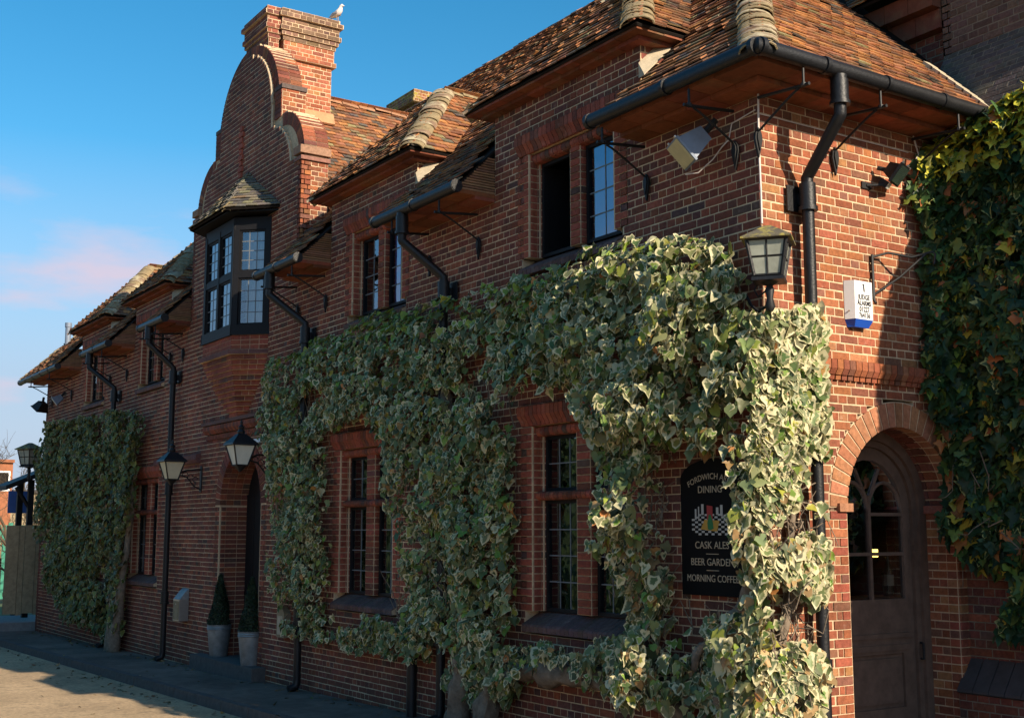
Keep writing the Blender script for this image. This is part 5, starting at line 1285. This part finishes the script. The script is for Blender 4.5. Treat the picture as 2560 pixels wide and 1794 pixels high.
def text_mesh(body, size, mat, name='lettering', bend=None, xs=1.0, bold=0.0):
    cu = bpy.data.curves.new('t', 'FONT'); cu.body = body; cu.size = size; cu.align_x = 'CENTER'; cu.align_y = 'CENTER'; cu.extrude = 0.0012; cu.resolution_u = 3; cu.offset = bold
    ob_ = bpy.data.objects.new('t', cu); COL.objects.link(ob_); dg = bpy.context.evaluated_depsgraph_get()
    me = bpy.data.meshes.new_from_object(ob_.evaluated_get(dg)); bpy.data.objects.remove(ob_); bpy.data.curves.remove(cu)
    for v in me.vertices:
        v.co.x *= xs
        if bend:
            t = v.co.x / bend; rr = bend + v.co.y; v.co.x = rr * S_(t); v.co.y = rr * C_(t) - bend
    me.name = name; me.materials.clear(); me.materials.append(M[mat]); return me
al = empty('alarm_box', (.0, 1.09, 3.98)); tag(al, 'white burglar alarm box with blue base on the sunlit end wall', 'alarm box')
mb = MB(); mb.hexa([(.008, -.13, -.17), (.008, .13, -.17), (.008, .13, .17), (.008, -.13, .17), (.095, -.095, -.17), (.095, .13, -.17), (.095, .13, .165), (.095, -.095, .165)]); mb.build('alarm_cover', 'white', al)
mb = MB(); mb.hexa([(.008, -.10, -.235), (.008, .11, -.235), (.008, .13, -.172), (.008, -.13, -.172), (.06, -.07, -.235), (.06, .11, -.235), (.097, .13, -.172), (.097, -.095, -.172)]); mb.build('alarm_base', 'blue', al)
RT = Matrix.Rotation(R_(90), 4, 'Z') @ Matrix.Rotation(R_(90), 4, 'X')
for i, (s, zz, sz) in enumerate((('JUDGE', .022, .062), ('ALARMS', -.030, .060), ('01227', -.084, .064), ('764136', -.136, .060))):
    child(text_mesh(s, sz, 'ink', xs=.80, bold=.0012), 'lettering', al, Matrix.Translation((.0968, .022, zz)) @ RT)
MB().prism([(.0965, a, b) for a, b in [(.02, .075), (.034, .07), (.032, .1), (.028, .13), (.034, .14), (.012, .14), (.006, .135), (.014, .128), (.016, .1)]], (.0015, 0, 0)).build('bell_mark', 'ink', al)
MB().lathe([(.008, 0), (.008, .006)], (0, 0, 0), 8).build('screw', 'steel', al).matrix_basis = Matrix.Translation((.05, -.117, -.1)) @ Matrix.Rotation(R_(90), 4, 'X')
# cables
tag(MB().tube([(.03, -.03, 5.62), (.025, -.035, 5.2), (.03, -.03, 4.8), (.06, -.06, 4.5)], .009, 6).build('corner_cable', 'cable', smooth=True), 'white cable running down the pub corner to the big lantern', 'cable')
tag(MB().tube([(.04, 1.95, 5.62), (.05, 2.0, 5.45), (.06, 1.9, 5.32), (.10, 1.72, 5.2), (.16, 1.58, 5.17)], .008, 6).build('floodlight_cable', 'cable', smooth=True), 'white cable curving from the eave to the end wall floodlight', 'cable')
tag(MB().tube([(-.02, -.02, 5.50), (-.3, -.02, 5.46), (-.34, -.02, 5.33), (-.42, -.03, 5.28), (-.48, -.08, 5.18), (-.60, -.14, 5.08), (-.7, -.2, 5.08)], .006, 6).build('eave_cable', 'cable', smooth=True), 'thin cable looping along the front eave to the yellowed floodlight', 'cable')
tag(MB().tube([(.014, y_, 5.46) for y_ in np.linspace(-.01, 1.9, 12)], .005, 6).build('wall_wire', 'cable', smooth=True), 'thin wire clipped straight along the end wall below the eave', 'cable')
ib = MB(); ib.tube([(.03, 1.32, 4.42), (.03, 1.32, 4.02), (.05, 1.32, 3.98)], .014, 6); ib.tube([(.03, 1.32, 4.40), (.10, 1.45, 4.44), (.22, 1.62, 4.40), (.34, 1.74, 4.44)], .011, 6); ib.tube([(.03, 1.32, 4.06), (.16, 1.52, 4.22), (.3, 1.70, 4.42)], .011, 6); ib.tube([(.34, 1.74, 4.44), (.36, 1.76, 4.42), (.35, 1.75, 4.33)], .01, 6)
tag(ib.build('iron_bracket', 'iron', smooth=True), 'empty black iron hanging bracket between the alarm box and the dark ivy', 'bracket')

# ------------------------------------------------------------------ sign board
sg = empty('pub_sign', (-.60, -.06, 2.04)); tag(sg, 'black painted pub sign listing dining, ales, garden and coffee among the ivy', 'sign')
mb = MB(); hw_, hh = .40, .57
po = [(-hw_, -hh), (hw_, -hh), (hw_, hh - .16)] + [(hw_ * C_(t), hh - .16 + .16 * S_(t)) for t in np.linspace(.15, math.pi - .15, 9)] + [(-hw_, hh - .16)]
mb.prism([(a, 0, b) for a, b in po], (0, .035, 0)); mb.build('sign_board', 'signblack', sg)
RF = Matrix.Rotation(R_(90), 4, 'X')
def sgn(me, x, z, name='lettering'): child(me, name, sg, Matrix.Translation((x, -.003, z)) @ RF)
sgn(text_mesh('FORDWICH ARMS', .072, 'gold', bend=.62), -.02, .42); sgn(text_mesh('DINING', .085, 'gold'), -.03, .31)
sgn(text_mesh('CASK ALES', .085, 'gold'), -.02, -.155); sgn(text_mesh('BEER GARDEN', .085, 'gold', xs=.95), -.02, -.295); sgn(text_mesh('MORNING COFFEE', .082, 'gold', xs=.9), -.02, -.43)
mb = MB(); mb.box(-.09, .06, -.004, -.001, -.228, -.223); mb.box(-.09, .06, -.004, -.001, -.364, -.359); mb.build('rule_lines', 'gold', sg)
mb = MB()
for i in range(13):
    for j in range(9):
        a, b = -.26 + i * .04, -.10 + j * .02 + .03
        cx_, cz_ = a + .02 + .01, b + .01
        if ((cx_ + .02) / .26) ** 2 + ((cz_ - .01) / .105) ** 2 < 1 and (i + j) % 2 == 0: mb.add([(a, -.002, b), (a + .036, -.002, b), (a + .036, -.002, b + .017), (a, -.002, b + .017)], [(0, 1, 2, 3)])
mb.build('painted_cloth', 'pwhite', sg)
mb = MB(); mb.add([(-.15, -.004, -.02), (.05, -.004, -.04), (.08, -.004, .05), (-.10, -.004, .06)], [(0, 1, 2, 3)]); mb.build('painted_board', 'pyellow', sg)
mb = MB(); mb.add([(-.07, -.005, .06), (.0, -.005, .05), (.0, -.005, .17), (-.07, -.005, .18)], [(0, 1, 2, 3)]); mb.build('painted_box', 'pred', sg)
mb = MB(); mb.add([(-.06, -.006, -.02), (-.03, -.006, -.03), (.01, -.006, -.015), (.005, -.006, .03), (-.02, -.006, .10), (-.045, -.006, .10), (-.065, -.006, .03)], [tuple(range(7))]); mb.build('painted_bottle', 'pgreen', sg)
for (a, b, c, d_) in ((.04, .07, .10, .16), (.09, .12, .09, .18), (-.18, -.165, .07, .17), (-.14, -.11, .10, .19), (-.22, -.20, .06, .15), (.13, .15, .05, .10)):
    MB().add([(a, -.003, c), (b, -.003, c), (b, -.003, d_), (a, -.003, d_)], [(0, 1, 2, 3)]).build('painted_glass', 'pwhite', sg)


# ------------------------------------------------------------------ small things along the pavement
bn = empty('cigarette_bin', (-13.75, -.01, .5)); tag(bn, 'steel wall-mounted cigarette bin left of the entrance lantern pots', 'bin')
MB().prism([(-.16, -.16, 0), (.16, -.16, 0), (.16, 0, 0), (-.16, 0, 0)], (0, 0, .36)).build('bin_body', 'steel', bn)
MB().prism([(-.16, -.0, .36), (-.16, -.16, .36), (-.16, -.05, .50), (-.16, .0, .54)], (.32, 0, 0)).build('bin_hood', 'galv', bn)
MB().box(-.14, .14, -.166, -.161, .02, .33).build('bin_plate', 'plank', bn); MB().lathe([(.012, 0), (.012, .01)], (0, 0, 0), 8).build('lock', 'steel', bn).matrix_basis = Matrix.Translation((0, -.165, .28)) @ Matrix.Rotation(R_(90), 4, 'X')
LV = np.array([(-.5, 0, 0), (.5, 0, 0), (0, 1, .1)])
def topiary(loc, label):
    r = empty('potted_topiary', loc); tag(r, label, 'potted plant', 'clipped cones either side of the front entrance')
    MB().lathe([(.135, 0), (.14, .01), (.185, .42), (.198, .43), (.188, .445), (.194, .46), (.186, .475), (.196, .50), (.18, .50), (.165, .46), (.0, .45)], (0, 0, 0), 24).build('pot', 'galv', r, smooth=True)
    MB().lathe([(.17, .45), (.1, .47), (.0, .475)], (0, 0, 0), 16).build('soil', 'soil', r)
    MB().tube([(0, 0, .4), (0, 0, .9)], .02, 6).build('stem', 'bark', r)
    n = 5200; h = rng.random(n) ** 1.15; th = rng.random(n) * 2 * np.pi; rad = (.165 * (1 - h) ** .8 + .012) * (1 + .12 * np.sin(th * 3 + h * 9)) * (1 - .3 * rng.random(n) ** 2)
    pos = np.stack([rad * np.cos(th), rad * np.sin(th), .5 + h * .78], 1); nr = np.stack([np.cos(th), np.sin(th), np.full(n, .35)], 1) + rng.normal(0, .45, (n, 3))
    tp = rng.normal(0, .6, (n, 3)) + np.array([0, 0, .5]); sz = rng.uniform(.018, .03, n)
    c, _ = leaf_cols(n, [(.018, .035, .014), (.03, .05, .018), (.012, .025, .01)], [4, 3, 3])
    o = bpy.data.objects.new('crown', leaf_mesh('crown', TV, pos, nr, tp, sz, c, np.full(n, 3.0), 'leafg')); COL.objects.link(o); o.parent = r
topiary((-12.22, .03, .03), 'galvanised pot with clipped cone topiary left of the front entrance, beside the jamb')
topiary((-10.66, -.06, .03), 'galvanised pot with dark clipped cone in front of the entrance door, nearest the ivy')
wb2 = empty('meter_box', (-9.46, -.05, .52)); tag(wb2, 'small cream box on the wall half hidden by the lower ivy edge', 'box')
MB().prism([(-.13, -.06, 0), (.13, -.06, 0), (.13, -.06, .34), (0, -.06, .44), (-.13, -.06, .34)], (0, .1, 0)).build('box_cover', 'plank', wb2); MB().box(-.09, .09, -.068, -.061, .04, .3).build('box_door', 'cream', wb2)
sl = empty('strip_light', (-10.35, -.12, 3.33)); tag(sl, 'short white strip light on the wall behind the right entrance lantern', 'light')
MB().box(-.3, .3, -.04, .04, 0, .05).build('light_body', 'white', sl); MB().box(-.3, .3, -.02, .12, .05, .06).build('back_plate', 'white', sl)
bd1 = empty('perched_bird', (-11.05, 1.33, 10.6)); tag(bd1, 'pale bird perched on the right end of the chimney top', 'bird'); bd1.rotation_euler = (0, 0, R_(30)); bd1.scale = (.72, .72, .72)
mb = MB(); mb.tube([(-.20, 0, .10), (-.12, 0, .12), (-.05, 0, .15), (.02, 0, .18), (.07, 0, .23), (.09, 0, .29), (.10, 0, .32), (.13, 0, .335), (.16, 0, .325), (.19, 0, .315)], [.01, .035, .065, .078, .065, .045, .042, .04, .018, .004], 12); mb.build('body', 'feather', bd1, smooth=True)
for s in (-1, 1):
    MB().prism([(.03, s * .07, .20), (.04, s * .075, .14), (-.1, s * .06, .10), (-.24, s * .02, .08), (-.1, s * .065, .17)], (0, s * .012, 0)).build('wing', 'greyfeather', bd1)
    MB().tube([(.0, s * .03, .12), (.005, s * .03, .0), (.03, s * .03, .0)], .006, 5).build('leg', 'pyellow', bd1)

# ------------------------------------------------------------------ far left background
gt = empty('wooden_gate', (-25.3, -.3, gz(-25))); tag(gt, 'pale vertical plank gate closing the gap at the left end of the pub', 'gate')
yy = -.62
for w_ in (.30, .14, .26, .20, .22):
    z0 = gz(-25) * 0 + .35; MB().box(0, .03 + random.choice((0, .02, .045)), yy - -.3 + .006, yy + .3 + w_ - .006, z0 + random.uniform(-.02, .05), 2.53 + random.uniform(-.01, .02)).build('board', 'plank', gt); yy += w_
MB().box(-.04, 0, -.32, .8, .8, .9).build('rail', 'plank', gt); MB().box(-.04, 0, -.32, .8, 2.1, 2.2).build('rail', 'plank', gt)
lw = MB(); lb = MB(); brick_field(lb, lw, lambda u, d, z: (-25.6 + d, u, z), -.6, 1.35, lambda z, k: [(-2.6, -.63)], front_col, depth=.2); o = lw.build('garden_wall', 'mortar'); lb.build('brickwork', 'brick', o, kind='stuff'); tag(o, 'low dark brick wall left of the plank gate', 'wall')
tag(MB().box(-27.5, -24.7, -.75, .6, -.6, -.18).build('stone_step', 'step'), 'grey stone step below the plank gate', 'step')
cn = empty('timber_canopy', (-27.2, -.2, gz(-27))); tag(cn, 'dark timber canopy on a post behind the plank gate', 'canopy')
MB().hexa([(-.9, -.28, 3.46), (.9, -.28, 3.46), (.9, 1.2, 4.12), (-.9, 1.2, 4.12), (-.9, -.28, 3.58), (.9, -.28, 3.58), (.9, 1.2, 4.24), (-.9, 1.2, 4.24)]).build('canopy_roof', 'frame', cn)
MB().box(.55, .70, .32, .46, 0, 3.75).build('post', 'frame', cn); MB().box(-.70, -.55, .32, .46, 0, 3.75).build('post', 'frame', cn); MB().tube([(.63, .38, 3.0), (.63, .02, 3.55)], .05, 4).build('brace', 'frame', cn)
bs = MB().box(-28.6, -28.55, .05, .6, 2.5, 3.1); tag(bs.build('blue_board', 'bluepaint'), 'small blue board glimpsed beside the canopy post', 'board')
gf = empty('green_fence', (-46, 4.5, gz(-46))); tag(gf, 'green painted picket fence far behind the gate', 'fence')
for i in range(44):
    MB().box(0, .03, -7 + i * .22, -7 + i * .22 + .18, 0, 2.95 + (.1 if i % 7 == 0 else 0)).build('picket', 'greenpaint', gf)
MB().box(-.06, 0, -7, 2.7, .8, .95).build('rail', 'greenpaint', gf); MB().box(-.06, 0, -7, 2.7, 2.5, 2.65).build('rail', 'greenpaint', gf)
hb = empty('orange_house', (-78, 6.7, gz(-60))); tag(hb, 'sunlit orange brick house in the distance at the left edge', 'house')
MB().box(-8, 0, -9, 3.6, -.5, 7.35).build('wall', 'housebrick', hb); MB().box(-8, 0, 3.601, 9, -.5, 5.4).build('side_wall', 'plank', hb); MB().box(-8.2, .2, -9.2, 3.65, 7.35, 7.55).build('parapet', 'housebrick', hb); MB().box(-8.2, .2, 3.66, 9.2, 5.4, 5.6).build('parapet', 'slate', hb)
for (y_, z_) in ((2.95, 5.6), (-3, 5.6), (-3, 2.5), (2.4, 2.0)):
    wn = MB().box(.0, .06, y_ - .5, y_ + .5, z_ - .1, z_ + 1.2).build('window', 'white', hb); MB().box(.061, .065, y_ - .4, y_ + .4, z_ + .05, z_ + 1.1).build('pane', 'dark', wn)
def bare_tree(loc, label, h, spread, seed, mat='twig', n0=5, lean=(0, 0)):
    random.seed(seed); r = empty('bare_tree', loc); tag(r, label, 'tree'); tr = MB(); cr = MB()
    def grow(mb, p, d, ln, rad, lev):
        pts = [p]; dd = d
        for k in range(4): dd = (dd + Vector((random.gauss(0, .16), random.gauss(0, .16), random.gauss(.03, .1)))).normalized(); pts.append(pts[-1] + dd * ln / 4)
        mb.tube(pts, [rad, rad * .85, rad * .7, rad * .58, rad * .45], 6 if lev < 2 else 4)
        if lev >= 4: return
        for k in range(4 if lev else n0):
            t = random.randrange(2, 5) if lev else random.randrange(1, 5)
            nd = (dd + Vector((random.gauss(0, spread), random.gauss(0, spread), random.gauss(.1, .3)))).normalized(); grow(cr, pts[t], nd, ln * random.uniform(.55, .75), rad * .5, lev + 1)
    grow(tr, Vector((0, 0, 0)), Vector((lean[0], lean[1], 1)).normalized(), h, h * .035, 0)
    tr.build('trunk', mat, r, smooth=True); cr.build('crown', mat, r); return r
bare_tree((-40, 3.0, gz(-40)), 'bare winter tree spreading thin branches above the canopy', 3.1, .8, 5, n0=6)
bare_tree((-52, 5.0, gz(-52)), 'pale leafless shrub in front of the orange house', 1.7, .6, 8, n0=7)
bare_tree((-58, 6.9, gz(-58)), 'thin leafless tree just right of the orange house', 3.4, .6, 12, n0=6)
random.seed(3)
# fallen leaves along the kerb and wall foot
n = 420; x = rng.uniform(-24, -2, n); y = np.where(rng.random(n) < .5, rng.uniform(-1.75, -1.42, n), rng.uniform(-.35, -.02, n)); y = np.where(rng.random(n) < .2, rng.uniform(-3.2, -.1, n), y)
zz = np.array([gz(a) + (.006 if b > -1.35 else -.124) for a, b in zip(x, y)])
c, _ = leaf_cols(n, [(.22, .13, .05), (.16, .10, .05), (.30, .20, .07), (.10, .10, .04)], [4, 4, 2, 2])
me = leaf_mesh('leaf_litter', TV, np.stack([x, y, zz], 1), np.stack([rng.normal(0, .25, n), rng.normal(0, .25, n), np.ones(n)], 1), rng.normal(0, 1, (n, 3)), rng.uniform(.03, .07, n), c, np.full(n, 3.0), 'leafg')
o = bpy.data.objects.new('leaf_litter', me); COL.objects.link(o); tag(o, 'scattered dry fallen leaves along the kerb and wall foot', 'leaves', kind='stuff')
# tall hedge on the far side of the road: the ground-floor panes mirror it
hm = MB(); vs = []; nx_, nz_ = 90, 12
for i in range(nx_ + 1):
    for j in range(nz_ + 1):
        xx = -75 + i * 0.85; zq = -1.2 + 6.4 * j / nz_; d = mnoise.noise((xx * .6, zq * .7, 3)) * .9
        vs.append((xx, -15.0 + d - .5 * (j / nz_) ** 3 * 3, zq + (mnoise.noise((xx * .35, 1, 8)) * .9 if j == nz_ else 0)))
hm.add(vs, [(i * (nz_ + 1) + j, (i + 1) * (nz_ + 1) + j, (i + 1) * (nz_ + 1) + j + 1, i * (nz_ + 1) + j + 1) for i in range(nx_) for j in range(nz_)])
hd = hm.build('hedge', 'grass'); tag(hd, 'tall green hedge lining the far side of the road', 'hedge', kind='stuff')
n = 7000; ii = rng.integers(0, len(vs), n); pp = np.array(vs)[ii] + rng.normal(0, .35, (n, 3)); c, _ = leaf_cols(n, [(.05, .08, .02), (.07, .10, .03), (.10, .11, .03)], [3, 3, 2])
o = bpy.data.objects.new('hedge_leaves', leaf_mesh('hedge_leaves', TV, pp, np.stack([rng.normal(0, .5, n), np.ones(n), rng.normal(.3, .4, n)], 1), rng.normal(0, 1, (n, 3)), rng.uniform(.15, .35, n), c, np.full(n, 3.0), 'leafg')); COL.objects.link(o); o.parent = hd; o['kind'] = 'stuff'
